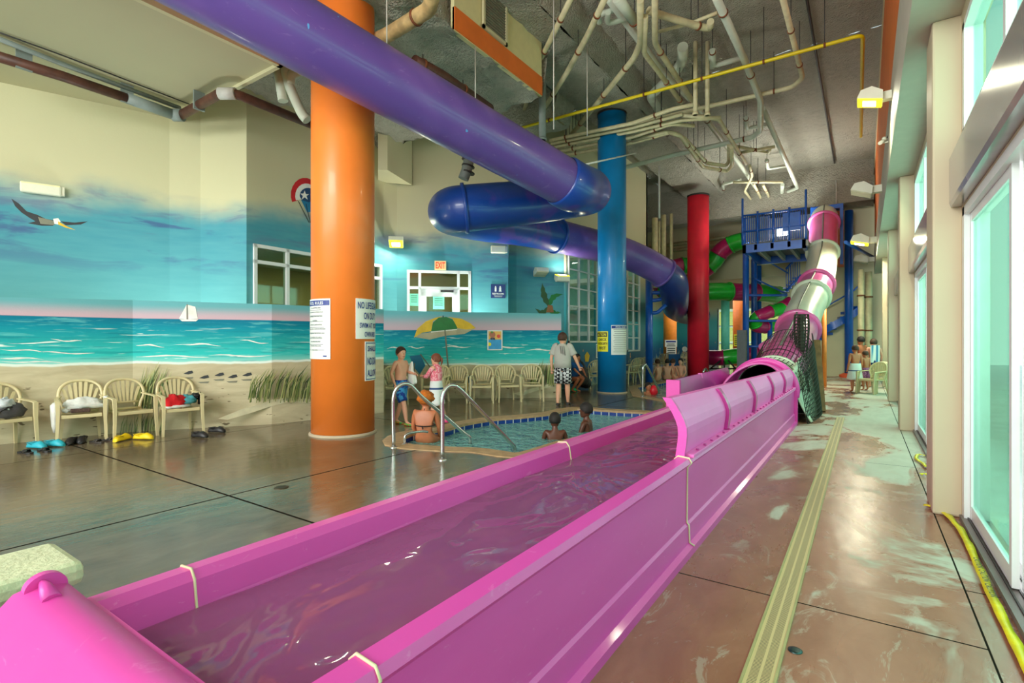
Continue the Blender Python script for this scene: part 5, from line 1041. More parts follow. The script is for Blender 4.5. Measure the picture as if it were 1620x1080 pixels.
# ------------------------------------------------------------------ moulded plastic garden armchairs (front is local +Y)
CHM = M('beige_resin', (216, 204, 158), .4, var=.04, ns=4)
def make_chair(name='resin_armchair'):
    t = thing(name, 'x', 'chair', (0, 0, 0))
    b = MB(); rows = []
    for i in range(7):
        y = .24-.46*i/6; w = .235-.02*i/6; z = .425-.025*i/6; rows.append([Vector((w*(-1+2*j/8), y, z-.015*math.sin(PI*j/8))) for j in range(9)])
    n = len(rows); up = rows; dn = [[p-Vector((0, 0, .022)) for p in r] for r in rows]; b.sheet(up); b.sheet(dn)
    for a_, c_ in ((up[0], dn[0]), (up[-1], dn[-1]), ([r[0] for r in up], [r[0] for r in dn]), ([r[-1] for r in up], [r[-1] for r in dn])): b.sheet([a_, c_])
    b.box((-.235, .225, .37), (.235, .25, .42), .006); b.build('seat', CHM, t)
    # fan back
    b = MB(); by = lambda z: -.21-.10*(z-.42)/.46
    def bp(x, z): return Vector((x, by(z)+.10*(x/.27)**2*.6, z))
    rim = [bp(-.19, .42), bp(-.215, .52), bp(-.255, .62), bp(-.26, .70), bp(-.235, .79), bp(-.17, .855), bp(-.09, .885), bp(0, .893), bp(.09, .885), bp(.17, .855), bp(.235, .79), bp(.26, .70), bp(.255, .62), bp(.215, .52), bp(.19, .42)]
    b.tube(curve_pts(rim, 3), .019, 8, flat=(1, 1.2)); b.tube([bp(-.18, .53), bp(0, .525), bp(.18, .53)], .016, 8); b.tube([bp(-.2, .43), bp(.2, .43)], .018, 8); b.tube([bp(-.13, .47), bp(-.13, .53)], .012, 6); b.tube([bp(.13, .47), bp(.13, .53)], .012, 6)
    for k in range(7):
        s = (k-3)/3; x0, x1 = s*.135, s*.205; z1 = .885-.13*s*s*.9
        a_, m_, c_ = bp(x0, .53), bp((x0+x1)/2, (.53+z1)/2)+Vector((0, -.012, 0)), bp(x1, z1); pts = curve_pts([a_, m_, c_], 3); b.loft([[p+Vector((-w, -.005, 0)), p+Vector((w, -.005, 0)), p+Vector((w, .005, 0)), p+Vector((-w, .005, 0))] for p, w in zip(pts, (.012, .014, .017, .019, .021, .021, .018))], False)
    b.build('backrest', CHM, t)
    for s in (-1, 1):
        b = MB(); pts = curve_pts([(s*.245, -.22, .66), (s*.275, -.10, .645), (s*.285, .08, .635), (s*.28, .20, .625), (s*.275, .235, .60)], 3); b.loft([[p+Vector((-.024, 0, -.008)), p+Vector((.024, 0, -.008)), p+Vector((.024, 0, .010)), p+Vector((-.024, 0, .010))] for p in pts], False); b.build('armrest', CHM, t)
        def leg(a_, m_, c_, w0, w1):
            b = MB(); pts = curve_pts([a_, m_, c_], 3); n = len(pts)-1; b.loft([[p+Vector((-w, -w*.8, 0)), p+Vector((w, -w*.8, 0)), p+Vector((w, w*.8, 0)), p+Vector((-w, w*.8, 0))] for p, w in ((p, w0+(w1-w0)*i/n) for i, p in enumerate(pts))], False); b.build('leg', CHM, t)
        leg((s*.275, .235, .63), (s*.27, .25, .40), (s*.285, .275, .0), .026, .017); leg((s*.20, -.20, .43), (s*.215, -.24, .25), (s*.235, -.29, .0), .024, .016)
    return t
ch0 = make_chair(); used = [False]
def put_chair(pos, h, label, group, z=0):
    o = ch0 if not used[0] else dup(ch0); used[0] = True
    o.location = (pos.x, pos.y, z); o.rotation_euler = (0, 0, h); o['label'] = label; o['group'] = group; return o
def chair_legs(a, c, label, group):
    A, B = PZ(*a), PZ(*c); m = (A+B)/2; d = (B-A).normalized(); f = Vector((d.y, -d.x, 0))
    if f.dot(-m) < 0: f = -f
    f = -f if f.dot(Vector((-m.x, -m.y, 0))) < 0 else f
    return put_chair(m-f*.27, head_to(f), label, group), m-f*.27, f
G1 = 'armchairs under the west beach mural'; G2 = 'armchairs under the middle beach mural'
cA = chair_legs((-22, 717), (56, 706), 'beige resin armchair cut by the left edge, holding a plastic bag', G1)
cB = chair_legs((94, 704), (164, 697), 'beige resin armchair with a white towel draped over its arm', G1)
cC = chair_legs((184, 697), (246, 689), 'empty beige resin armchair above the yellow clogs', G1)
cD = chair_legs((259, 691), (321, 684), 'beige resin armchair holding red clothes and a dark bag', G1)
for i, (a, c, l) in enumerate((((612, 641), (640, 640), 'beige resin armchair half hidden behind the shirtless boy'), ((667, 638), (700, 639), 'beige resin armchair behind the girl in the towel'), ((704, 638), (736, 638), 'beige resin armchair directly right of the girl, before the painted ball'), ((746, 638), (778, 638), 'empty beige resin armchair, third from the right in the wall row'), ((791, 637), (823, 636), 'empty beige resin armchair, second from the right in the wall row'), ((826, 635), (858, 635), 'rightmost beige resin armchair of the row by the mural'))): chair_legs(a, c, l, G2)
for i, (u, v, hd, lb) in enumerate(((1378, 628, -1.9, 'nearer beige resin armchair beside the right hand pillars'), (1382, 624, -1.95, 'beige resin armchair stacked into the nearer one on the right'), (1387, 621, -2.0, 'rearmost beige resin armchair of the trio on the right'))):
    p = plan(1380+i*2.5, 14.9+i*.12); put_chair(Vector((*p, .0)), head_to(RT*-1-FW*.25),  lb, 'armchairs by the right pillars')
for i, (u, d, hd, lb) in enumerate(((997, 18.5, -.6, 'far beige resin armchair right beside the blue column'), (1003, 19.1, -.5, 'second far beige resin armchair right of the blue column'), (1010, 19.7, -.7, 'third far beige resin armchair right of the blue column'), (1018, 20.4, -.4, 'far beige resin armchair left of the slim steel rail'), (932, 16.7, -1.9, 'far beige resin armchair beyond the walking man'), (1040, 25.5, -.8, 'far beige resin armchair behind the bathers'), (1048, 27, -.8, 'beige resin armchair farthest back at the deep bay'), (1083, 27.5, -.8, 'far beige resin armchair just left of the red column'), (1078, 29, -.8, 'beige resin armchair behind the one beside the red column'))):
    put_chair(Vector((*plan(u, d), 0)), PI+hd, lb, 'armchairs beyond the far pool')
# ------------------------------------------------------------------ towels, bags and footwear
def blob(b, c, rx, ry, rz, seed, amp=.35, n=18, mtx=None):
    R = []; c = Vector(c)
    for i in range(1, n//2+2):
        a = -PI/2+PI*(i-.5)/(n//2+1); rw = []
        for j in range(n):
            p = Vector((math.cos(a)*math.cos(2*PI*j/n), math.cos(a)*math.sin(2*PI*j/n), math.sin(a))); k = 1+amp*noise.noise(p*2.2+Vector((seed, 0, 0)))+amp*.5*noise.noise(p*5+Vector((0, seed, 0))); q = Vector((p.x*rx*k, p.y*ry*k, max(p.z, -.55)*rz*k)); rw.append(c+q)
        R.append(rw)
    return b.loft(R)
def on_chair(ch, name, label, cat, parts):
    o, p, f = ch; t = thing(name, label, cat, (p.x, p.y, 0), head_to(f)); 
    for nm, mt, fn in parts:
        b = MB(); fn(b)
        for v in b.bm.verts: v.co.x *= -1
        b.build(nm, mt, t)
    return t
TWL = M('white_towel', (232, 236, 230), .95, var=.06, ns=12, bump=.4); DKG = M('dark_bag', (74, 74, 78), .8, var=.2, ns=10); REDC = M('red_cloth', (206, 20, 30), .9, var=.12, ns=8, bump=.2); TEALC = M('teal_cloth', (70, 150, 160), .9, var=.3, ns=16)
on_chair(cA, 'swim_bag', 'grey swim bag heaped on the leftmost chair', 'bag', [('bag_body', DKG, lambda b: blob(b, (.05, .02, .50), .18, .14, .13, 3)), ('bag_strap', BLK, lambda b: b.tube(curve_pts([(-.1, .1, .5), (0, .16, .58), (.12, .08, .55), (.18, 0, .48)]), .012, 6))])
on_chair(cA, 'plastic_bag', 'crumpled translucent white plastic bag on top of the grey swim bag', 'bag', [('film', M('plastic_film', (206, 216, 220), .25, var=.12, ns=14), lambda b: blob(b, (-.02, .03, .60), .13, .11, .10, 11, .7))])
def drape(b, pts, w, seed, th=.012):
    pts = curve_pts(pts, 5); rows = []
    for i, p in enumerate(pts): rows.append([p+Vector((w*(-.5+j/10), .012*math.sin(j*1.7+i*.5+seed), .012*math.sin(j*2.1+i*.7+seed))) for j in range(11)])
    b.sheet(rows); b.sheet([[q-Vector((0, 0, th)) for q in r] for r in rows])
t = on_chair(cB, 'white_towel', 'white towel draped over the seat and hanging from both arms', 'towel', [('cloth', TWL, lambda b: (drape(b, [(-.10, .20, .47), (-.1, .0, .50), (.05, -.1, .54)], .24, 1), blob(b, (.03, -.02, .54), .24, .15, .10, 5, .45))),
    ('hanging_end', TWL, lambda b: b.loft([[Vector((.29+.02*math.cos(a)*s, .08+.075*math.sin(a)*s2, z)) for a in [2*PI*k/12 for k in range(12)]] for s, s2, z in ((.6, .6, .66), (1.6, 1.2, .655), (1.5, 1.1, .5), (1.2, 1.0, .36), (.8, .5, .24))])),
    ('hanging_end', TWL, lambda b: b.loft([[Vector((-.30+.035*math.cos(a)*s, .05+.1*math.sin(a)*s2, z)) for a in [2*PI*k/12 for k in range(12)]] for s, s2, z in ((.6, .6, .60), (1.6, 1.1, .56), (1.5, 1.0, .42), (1.2, .9, .26), (.6, .4, .16))]))])
on_chair(cB, 'patterned_bag', 'small dark patterned pouch lying on the towel', 'bag', [('pouch', M('pattern_pouch', (80, 60, 52), .8, var=.5, ns=40), lambda b: b.box((-.13, .12, .445), (.10, .235, .50), .015))])
on_chair(cD, 'red_clothes', 'heap of bright red clothes on the fourth chair', 'clothes', [('cloth', REDC, lambda b: blob(b, (-.07, .04, .50), .16, .14, .13, 21, .4)), ('white_cloth', TWL, lambda b: blob(b, (-.05, .08, .445), .19, .13, .035, 23, .3))])
on_chair(cD, 'swim_bag', 'dark teal patterned bag beside the red clothes', 'bag', [('bag_body', TEALC, lambda b: blob(b, (.12, .04, .53), .13, .11, .09, 27, .4)), ('dark_flap', BLK, lambda b: (blob(b, (.24, .06, .60), .07, .09, .05, 31, .4), blob(b, (.29, .08, .52), .035, .08, .12, 33, .3)))])
def clog(c, rz, mat, label, group, scale=1.0, name='clog'):
    t = thing(name, label, 'shoe', c, rz, group); b = MB(); rows = []
    prof = [(-.135, .028, .020), (-.125, .036, .045), (-.09, .040, .055), (-.04, .040, .052), (0, .044, .062), (.05, .050, .075), (.09, .049, .062), (.125, .036, .042), (.14, .018, .026)]
    for y, w, h in prof:
        y *= scale; w *= scale; h *= scale*1.25; rows.append([Vector((w*math.cos(a)*(1.06 if math.sin(a) < 0 else .92), y, .004+h*(.42+.58*math.sin(a)) if math.sin(a) > 0 else .004+h*.42*(1+math.sin(a)))) for a in [2*PI*k/16 for k in range(16)]])
    b.loft(rows); b.build('shell', mat, t)
    b = MB(); b.tube([(.036*math.cos(a)*scale, (-.06+.055*math.sin(a))*scale, .074*scale+.004*math.cos(2*a)) for a in [2*PI*k/18 for k in range(18)]], .005, 6, closed=True); b.build('opening_rim', mat, t)
    b = MB(); b.lathe([(.0001, .001), (.034*scale, .0)], (0, -.06*scale, .075*scale), 16); b.build('footbed', M('shoe_inside_'+mat.name, tuple(int(255*min(1, (c_*.35))**(1/2.2)) for c_ in mat.node_tree.nodes['Mix'].inputs[6].default_value[:3]), .8), t)
    b = MB(); b.tube([(-.043*scale, -.03*scale, .052*scale), (-.04*scale, -.105*scale, .068*scale), (0, -.142*scale, .074*scale), (.04*scale, -.105*scale, .068*scale), (.043*scale, -.03*scale, .052*scale)], .007, 6, flat=(1, .5)); b.build('heel_strap', mat, t)
    return t
def sandal(c, rz, mat, label, group, name='sandal', cat='shoe'):
    t = thing(name, label, cat, c, rz, group); pl = [(w*s, y) for s, ys in ((1, [(-.13, .02), (-.11, .034), (-.03, .032), (.05, .044), (.1, .042), (.13, .02)]), (-1, [(.13, .02), (.1, .042), (.05, .044), (-.03, .032), (-.11, .034), (-.13, .02)])) for y, w in ys]
    MB().prism([(x, y, .002) for x, y in pl], (0, 0, .02)).build('sole', mat, t)
    for yy in (.045, .005): MB().tube([(-.04, yy-.02, .02), (-.02, yy, .052), (.02, yy, .052), (.04, yy-.02, .02)], .011, 8, flat=(1.4, .5)).build('strap', mat, t)
    return t
TQ = M('turquoise_foam', (40, 176, 196), .5, var=.05); YC = M('yellow_foam', (240, 208, 20), .5, var=.04); KC = M('black_foam', (34, 34, 36), .45, var=.1); GF = M('graphite_sole', (66, 62, 58), .6, var=.1)
fz = 1.12
clog(PZ(58, 709), -1.2, TQ, 'left turquoise clog under the plastic bag chair', 'turquoise clogs', fz); clog(PZ(86, 706), -1.1, TQ, 'right turquoise clog in front of the towel chair', 'turquoise clogs', fz)
sandal(PZ(40, 717), -1.3, KC, 'black sandal lying left of the turquoise clogs', 'black sandals'); sandal(PZ(70, 714), -1.4, KC, 'black sandal poking out below the turquoise clogs', 'black sandals')
clog(PZ(114, 702), -2.2, KC, 'left black clog under the towel chair', 'black clogs under the towel chair', fz); clog(PZ(130, 700), -2.0, KC, 'right black clog under the towel chair', 'black clogs under the towel chair', fz)
sandal(PZ(153, 700), -1.3, GF, 'left dark flip flop between the black and yellow clogs', 'dark flip flops', 'flip_flop'); sandal(PZ(174, 697), -1.2, GF, 'right dark flip flop touching the yellow clog', 'dark flip flops', 'flip_flop')
clog(PZ(194, 697), .55, YC, 'yellow clog pointing its toe away, left of the pair', 'yellow clogs', fz); clog(PZ(227, 695), -1.05, YC, 'yellow clog seen from the side, right of the pair', 'yellow clogs', fz)
clog(PZ(316, 692), -1.3, KC, 'black clog in front of the red clothes chair', 'black clogs by the red clothes chair', fz); clog(PZ(343, 684), -1.2, KC, 'black clog farther right, off the red clothes chair', 'black clogs by the red clothes chair', fz)
# ------------------------------------------------------------------ people
SKN = {'fair': M('skin_fair', (226, 170, 140), .5, var=.05), 'tan': M('skin_tan', (190, 116, 78), .45, var=.08), 'dark': M('skin_dark', (96, 56, 40), .4, var=.1), 'rosy': M('skin_rosy', (224, 158, 130), .5, var=.05)}
EYEW = M('eye_white', (225, 225, 220), .3, var=0)
def skin(chains, mtx=None, sub=2):
    """chains of (x, y, z, r); vertices closer than 1 mm are shared"""
    vs = []; es = []; rd = []; idx = {}
    def vid(p):
        k = tuple(round(c, 4) for c in p[:3])
        if k not in idx: idx[k] = len(vs); vs.append(p[:3]); rd.append(p[3])
        return idx[k]
    for ch in chains:
        for a, c in zip(ch, ch[1:]):
            e = (vid(a), vid(c))
            if e[0] != e[1]: es.append(e)
    me = bpy.data.meshes.new('tmp'); me.from_pydata(vs, es, []); o = bpy.data.objects.new('tmp', me); C.objects.link(o)
    o.modifiers.new('s', 'SKIN').use_smooth_shade = True; o.modifiers.new('u', 'SUBSURF').levels = sub
    lay = me.skin_vertices[0].data
    for i, r in enumerate(rd):
        rx, ry = r if isinstance(r, tuple) else (r, r); lay[i].radius = (rx, ry); lay[i].use_root = (i == 0)
    dg = bpy.context.evaluated_depsgraph_get(); out = bpy.data.meshes.new_from_object(o.evaluated_get(dg)); bpy.data.objects.remove(o)
    if mtx: out.transform(mtx)
    for p in out.polygons: p.use_smooth = True
    return out
def person(label, loc, rz, H, skin_, hair, J=None, clothes=(), yaw=0, zoff=0, low=None, held=None, group=None, plump=1.0):
    """J overrides joints, in fractions of the height; local +Y is where the person faces"""
    d = dict(pelvis=(0, 0, .52), waist=(0, 0, .60), chest=(0, .0, .72), neck=(0, -.005, .835), skull=(0, .0, .86), lsh=(-.095, 0, .795), lel=(-.125, -.01, .63), lwr=(-.135, .03, .49), rsh=(.095, 0, .795), rel=(.125, -.01, .63), rwr=(.135, .03, .49),
             lhip=(-.05, 0, .49), lkn=(-.055, .01, .27), lan=(-.058, -.01, .045), rhip=(.05, 0, .49), rkn=(.055, .01, .27), ran=(.058, -.01, .045)); d.update(J or {})
    V_ = {k: Vector(v)*H for k, v in d.items()}; g = lambda k, r: (*V_[k], r*H*plump); mid = lambda a, c, s: V_[a].lerp(V_[c], s)
    t = thing('person', label, 'person', loc, rz, group)
    ch = [[g('pelvis', (.072)), g('waist', .062), g('chest', .075), (*(mid('chest', 'neck', .62)), .055*H), g('neck', .028), g('skull', .034)]]
    for s in 'lr':
        a, e, w = V_[s+'sh'], V_[s+'el'], V_[s+'wr']; hd = (w-e).normalized()
        ch.append([g('chest', .075), g(s+'sh', .033), (*a.lerp(e, .5), .027*H*plump), g(s+'el', .021), (*e.lerp(w, .35), .022*H*plump), g(s+'wr', .014), (*(w+hd*.045*H), .017*H)])
        if not low: 
            ft = Vector((0, 1, 0)) if s+'toe' not in d else Vector(d[s+'toe'])
            k, n_ = V_[s+'kn'], V_[s+'an']; ch.append([g('pelvis', .072), g(s+'hip', .055), (*V_[s+'hip'].lerp(k, .5), .046*H*plump), g(s+'kn', .033), (*k.lerp(n_, .35), .034*H*plump), g(s+'an', .019), (*(n_+ft*.04*H+Vector((0, 0, -.024*H))), .018*H), (*(n_+ft*.095*H+Vector((0, 0, -.031*H))), .013*H)])
    b = MB(); b.mesh(skin(ch))
    hc = V_['skull']+Vector((0, .004, .045))*H; R_ = Matrix.Rotation(yaw, 3, 'Z'); hr = H*.069
    T_ = Matrix.Translation(hc) @ R_.to_4x4()
    prof = [(-1.02, .30, .35), (-.92, .50, .25), (-.7, .66, .12), (-.4, .78, .06), (0, .86, 0), (.35, .88, -.03), (.65, .76, -.06), (.85, .52, -.06), (.97, .22, -.05)]
    b.loft([[T_ @ Vector((w*.92*hr*math.cos(2*PI*j/16), (w*1.08*math.sin(2*PI*j/16)+o_)*hr, z*hr*1.15)) for j in range(16)] for z, w, o_ in prof])
    def hp(x, y, z): return T_ @ Vector((x*hr, y*hr, z*hr))
    b.loft([[hp(-.07, .88, .1), hp(.07, .88, .1), hp(0, .84, .14)], [hp(-.14, .9, -.28), hp(.14, .9, -.28), hp(0, 1.14, -.22)], [hp(-.1, .84, -.38), hp(.1, .84, -.38), hp(0, .9, -.36)]])
    for s in (-1, 1): b.ball(hp(s*.82, -.02, -.08), hr*.08, hr*.18, hr*.27, 8)
    for s in 'lr':                                             # fingers and thumb, curled a little
        w = V_[s+'wr']; e = V_[s+'el']; hd = (w-e).normalized(); sd = hd.cross(Vector((0, 1, 0.01))); sd = sd.normalized() if sd.length > .1 else Vector((1, 0, 0)); cu = hd.cross(sd).normalized()
        if cu.y < 0 and abs(hd.y) < .8: cu = -cu
        for k in range(4): p0 = w+hd*.048*H+cu*0+sd*(k-1.5)*.0085*H; ln = (.040, .046, .043, .034)[k]*H; b.tube([p0, p0+hd*ln*.5+cu*.003*H, p0+hd*ln*.85+cu*.014*H], [.0052*H, .0048*H, .0036*H], 6)
        p0 = w+hd*.022*H+sd*.014*H; b.tube([p0, p0+(hd*.6+sd*.8).normalized()*.024*H, p0+(hd*.9+sd*.4).normalized()*.042*H+cu*.006*H], [.0066*H, .0056*H, .004*H], 6)
    b.build('body', SKN[skin_], t)
    b = MB().use(EYEW); 
    for s in (-1, 1): b.use(EYEW).ball(hp(s*.34, .80, .04), hr*.12, hr*.09, hr*.07, 8); b.use(BLK).ball(hp(s*.34, .88, .04), hr*.05, hr*.03, hr*.06, 6)
    b.build('eyes', EYEW, t)
    b = MB(); b.loft([[hp(-.26, .84, -.60), hp(.26, .84, -.60), hp(.26, .9, -.64), hp(-.26, .9, -.64)], [hp(-.2, .90, -.66), hp(.2, .90, -.66), hp(.2, .86, -.70), hp(-.2, .86, -.70)]]); b.build('lips', M('lips', (176, 90, 84), .5), t)
    if hair:
        hm, kind = hair; b = MB(); rows = []
        for i in range(8):
            s = i/7; el = math.radians(88-s*(88+ (34 if kind != 'short' else 28))); rw = []
            for j in range(20):
                a = 2*PI*j/20; fr = max(0, math.sin(a)); ell = el if el > .35 else el*(1-fr)+.42*fr if fr > 0 else el
                rw.append(T_ @ Vector((.93*hr*math.cos(ell)*math.cos(a), (1.08*math.cos(ell)*math.sin(a)-.06)*hr, (.10+1.14*math.sin(ell))*hr)))
            rows.append(rw)
        b.loft(rows, True, True)
        if kind == 'pony': b.tube([hp(0, -.9, .3), hp(.05, -1.25, .1), hp(.05, -1.3, -.6), hp(0, -1.15, -1.3)], [hr*.2, hr*.26, hr*.22, hr*.06], 10)
        if kind == 'puff': blob(b, hp(0, -.1, .35), hr*1.25, hr*1.2, hr*1.05, 41, .25)
        b.build('hair', hm, t)
    for kind, mt in clothes:
        b = MB()
        def ring(c, rx, ry, n=20): return [Vector((c[0]+rx*math.cos(2*PI*j/n), c[1]+ry*math.sin(2*PI*j/n), c[2])) for j in range(n)]
        h = H*plump
        if kind == 'shorts':
            b.loft([ring(V_['waist'].lerp(V_['pelvis'], .45), .090*h, .075*h), ring(V_['pelvis'], .100*h, .082*h), ring(V_['pelvis']-Vector((0, 0, .05*H)), .104*h, .082*h)])
            for s in 'lr': hip, kn = V_[s+'hip'], V_[s+'kn']; b.tube([hip+Vector((0, 0, .03*H)), hip.lerp(kn, .3), hip.lerp(kn, .86)], [.062*h, .062*h, .060*h], 16)
        if kind == 'shirt':
            b.loft([ring(V_['pelvis']-Vector((0, 0, .01*H)), .108*h, .088*h), ring(V_['waist'], .102*h, .084*h), ring(V_['chest'], .112*h, .082*h), ring(mid('chest', 'neck', .55), .100*h, .062*h), ring(mid('chest', 'neck', .85), .055*h, .042*h), ring(V_['neck'], .034*h, .034*h)])
            for s in 'lr': b.tube(curve_pts([V_[s+'sh'].lerp(V_['neck'], .35), V_[s+'sh']+Vector((0, 0, .0)), V_[s+'sh'].lerp(V_[s+'el'], .4), V_[s+'sh'].lerp(V_[s+'el'], .8)], 3), [.030*h, .036*h, .040*h, .042*h, .042*h, .042*h, .042*h, .043*h, .044*h, .046*h], 14)
        if kind == 'rash':
            b.loft([ring(V_['waist']-Vector((0, 0, .03*H)), .086*h, .078*h), ring(V_['waist'], .084*h, .078*h), ring(V_['chest'], .096*h, .088*h), ring(mid('chest', 'neck', .6), .088*h, .072*h), ring(V_['neck'], .032*h, .032*h)])
            for s in 'lr': b.tube([V_[s+'sh'].lerp(V_['chest'], .3), V_[s+'sh'].lerp(V_[s+'el'], .2), V_[s+'el'], V_[s+'el'].lerp(V_[s+'wr'], .5)], [.046*h, .033*h, .030*h, .027*h], 14)
        if kind == 'towel':
            rows = []
            for i in range(9): s = i/8; z = V_['waist'].z+(V_['lkn'].z-.0*H-V_['waist'].z)*s; rows.append([Vector((V_['pelvis'].x+(.092+.045*s)*h*(1+.07*math.sin(5*2*PI*j/30)*s)*math.cos(2*PI*j/30), V_['pelvis'].y+(.080+.035*s)*h*(1+.07*math.sin(5*2*PI*j/30+1)*s)*math.sin(2*PI*j/30), z+.012*H*math.sin(3*2*PI*j/30)*s)) for j in range(30)])
            b.loft(rows)
        if kind == 'bikini':
            b.tube([V_['chest']+Vector((.085*h*math.cos(a), .075*h*math.sin(a), -.05*H)) for a in [2*PI*j/20 for j in range(20)]], .005*H, 6, closed=True); b.tube([V_['chest']+Vector((-.0, -.078*h, -.05*H)), V_['chest']+Vector((.01*H, -.09*h, -.075*H))], .007*H, 6); b.tube([V_['neck']+Vector((0, -.035*H, -.0)), V_['neck']+Vector((0, -.05*H, -.06*H))], .004*H, 6)
        if kind in ('shoes', 'flops'):
            b.bm.free()
            for s in 'lr': b = MB(); n_ = V_[s+'an']; R = [[Vector((n_.x+w*H*math.cos(a), n_.y+y*H, max(.003, (z*H*(.5+.5*math.sin(a)))+n_.z-.045*H))) for a in [2*PI*k/12 for k in range(12)]] for y, w, z in ((-.03, .02, .03), (0, .026, .035), (.05, .030, .032), (.09, .027, .022), (.115, .012, .012))]; b.loft(R); b.build('shoe', mt, t)
            continue
        b.build({'shorts': 'swim_shorts', 'shirt': 'shirt', 'rash': 'swim_top', 'towel': 'towel_wrap', 'bikini': 'bikini_strap'}[kind], mt, t)
    return t, V_
HBR = M('hair_brown', (70, 46, 32), .7, var=.2, ns=20); HBK = M('hair_black', (30, 24, 22), .7, var=.2, ns=20); HOR = M('hair_orange', (190, 104, 24), .8, var=.25, ns=24, bump=.5)
def clothmat(name, a, c, sc_, thr=(.48, .54), vec=(1, 1, 1)):
    q = N(name); return q.bsdf(q.mix(q.step(q.noise(sc_, vec, 2), *thr), L(*a), L(*c)), .85)
BSH = clothmat('blue_swim_shorts', (20, 60, 150), (60, 150, 210), 14); GSH = M('grey_shirt', (182, 182, 174), .9, var=.05, ns=3); PNK = clothmat('pink_swim_top', (226, 110, 130), (240, 170, 180), 26)
q = N('check_shorts'); ck = q.n('ShaderNodeTexChecker'); ck.inputs['Scale'].default_value = 16; mp = q.n('ShaderNodeMapping'); q.put(mp.inputs[0], q.pos()); mp.inputs[2].default_value = (.4, .5, .78); q.put(ck.inputs[0], mp.outputs[0]); ck.inputs[1].default_value = L(24, 26, 36); ck.inputs[2].default_value = L(214, 218, 220); CKS = q.bsdf(ck.outputs[0], .85)
q = N('towel_striped'); zz = q.xyz()[2]; TST = q.bsdf(q.mix(q.math('MULTIPLY', q.step(zz, .62, .625), q.step(zz, .66, .655)), L(226, 234, 232), L(50, 80, 130)), .95)
def G0(u, v): p = PZ(u, v); return (p.x, p.y, 0)
hR = lambda x, y: head_to(RT*x+FW*y)                       # heading from picture right / away
# boy
person('shirtless boy in blue swim shorts holding a white towel, in orange and green shoes', G0(634, 671), hR(.9, -.45), 1.43, 'fair', (HBR, 'short'), dict(lan=(-.03, -.10, .045), lkn=(-.045, -.03, .27), ran=(.05, .13, .045), rkn=(.05, .09, .27), rel=(.15, -.03, .65), rwr=(.14, .02, .52), lel=(-.12, .02, .66), lwr=(-.09, .14, .64)), [('shorts', BSH), ('shoes', clothmat('bright_shoes', (230, 120, 40), (60, 190, 90), 30))], yaw=-.3)
tb = thing('hand_towel', 'white towel hanging from the hand of the shirtless boy', 'towel', P(650, 578, 7.9+1.35*1.0)); tb.location = P(651, 576, 9.5)
b = MB(); b.loft([[Vector((r*(1+.18*math.sin(5*a))*math.cos(a)+.02*math.sin(z*14), r*.45*(1+.25*math.sin(5*a+1))*math.sin(a), z+.05*math.cos(a)*(z < -.2))) for a in [2*PI*k/30 for k in range(30)]] for r, z in ((.015, .05), (.035, .0), (.06, -.12), (.085, -.25), (.10, -.36), (.09, -.40))]); b.build('cloth', TWL, tb)
# girl
person('girl in a pink swim top with a white towel skirt and pink shoes', G0(690, 669), hR(-.85, .3), 1.30, 'fair', (M('hair_chestnut', (120, 66, 44), .7, var=.2, ns=18), 'pony'), dict(lel=(-.10, .10, .66), lwr=(-.04, .19, .66), rel=(.10, .10, .66), rwr=(.04, .19, .66), ran=(.05, -.13, .05), rkn=(.05, -.04, .28), lan=(-.04, .06, .045)), [('rash', PNK), ('towel', TST), ('shoes', M('pink_shoes', (236, 70, 140), .6))], yaw=.1)
# walking man and what he carries
(tm, Vm) = person('man in a grey shirt and checked shorts walking away from the camera', G0(890, 641), hR(.30, .95), 1.74, 'fair', (HBR, 'short'), dict(lan=(-.05, -.08, .05), lkn=(-.055, .01, .27), ran=(.055, .09, .045), rkn=(.055, .06, .275), rel=(.17, .0, .65), rwr=(.21, .06, .53), lel=(-.15, -.02, .65), lwr=(-.15, .0, .50)), [('shirt', GSH), ('shorts', CKS), ('flops', M('black_shoes', (30, 28, 28), .6))], yaw=-.35, plump=1.12)
b = MB(); 
for k in range(3): b.tube([Vector(((k-1)*.045+.02, -.165-.004*k, 1.40)), Vector(((k-1)*.045+.05, -.17, 1.22-.02*k))], .012, 6, flat=(1, .4))
b.build('shirt_print', BLK, tm)
person('person crouching with bags just beyond the walking man', (*plan(905, 15.5), 0), hR(.5, -.5), 1.6, 'tan', (HBK, 'short'), dict(pelvis=(0, 0, .26), waist=(0, .04, .34), chest=(0, .08, .45), neck=(0, .10, .555), skull=(0, .11, .59), lsh=(-.095, .08, .52), rsh=(.095, .08, .52), lel=(-.12, .16, .42), rel=(.12, .16, .42), lwr=(-.08, .24, .34), rwr=(.08, .24, .34), lhip=(-.05, .0, .24), rhip=(.05, 0, .24), lkn=(-.08, .22, .26), rkn=(.08, .22, .26), lan=(-.07, .05, .045), ran=(.07, .05, .045)), [('shirt', M('blue_tee', (30, 90, 150), .9))])
t = thing('holdall_bag', 'dark grey rounded bag on the floor right of the walking man', 'bag', (*plan(917, 16.0), 0)); blob(b := MB(), (0, 0, .42), .30, .22, .46, 51, .2); b.build('bag_body', M('dark_grey_fabric', (72, 74, 72), .85, var=.25, ns=8), t); MB().tube([(-.15, 0, .8), (0, 0, .95), (.15, 0, .8)], .02, 8).build('bag_handle', BLK, t)
t = thing('holdall_bag', 'small black bag on the floor left of the blue column', 'bag', (*plan(926, 16.2), 0)); blob(b := MB(), (0, 0, .18), .18, .16, .22, 53, .2); b.build('bag_body', BLK, t)
tag(blob(MB(), (0, 0, .05), .16, .10, .06, 57, .3).build('green_towel', M('green_cloth', (60, 200, 130), .9)), 'small green cloth on the floor behind the walking man', 'towel').location = (*plan(906, 15.6), 0)
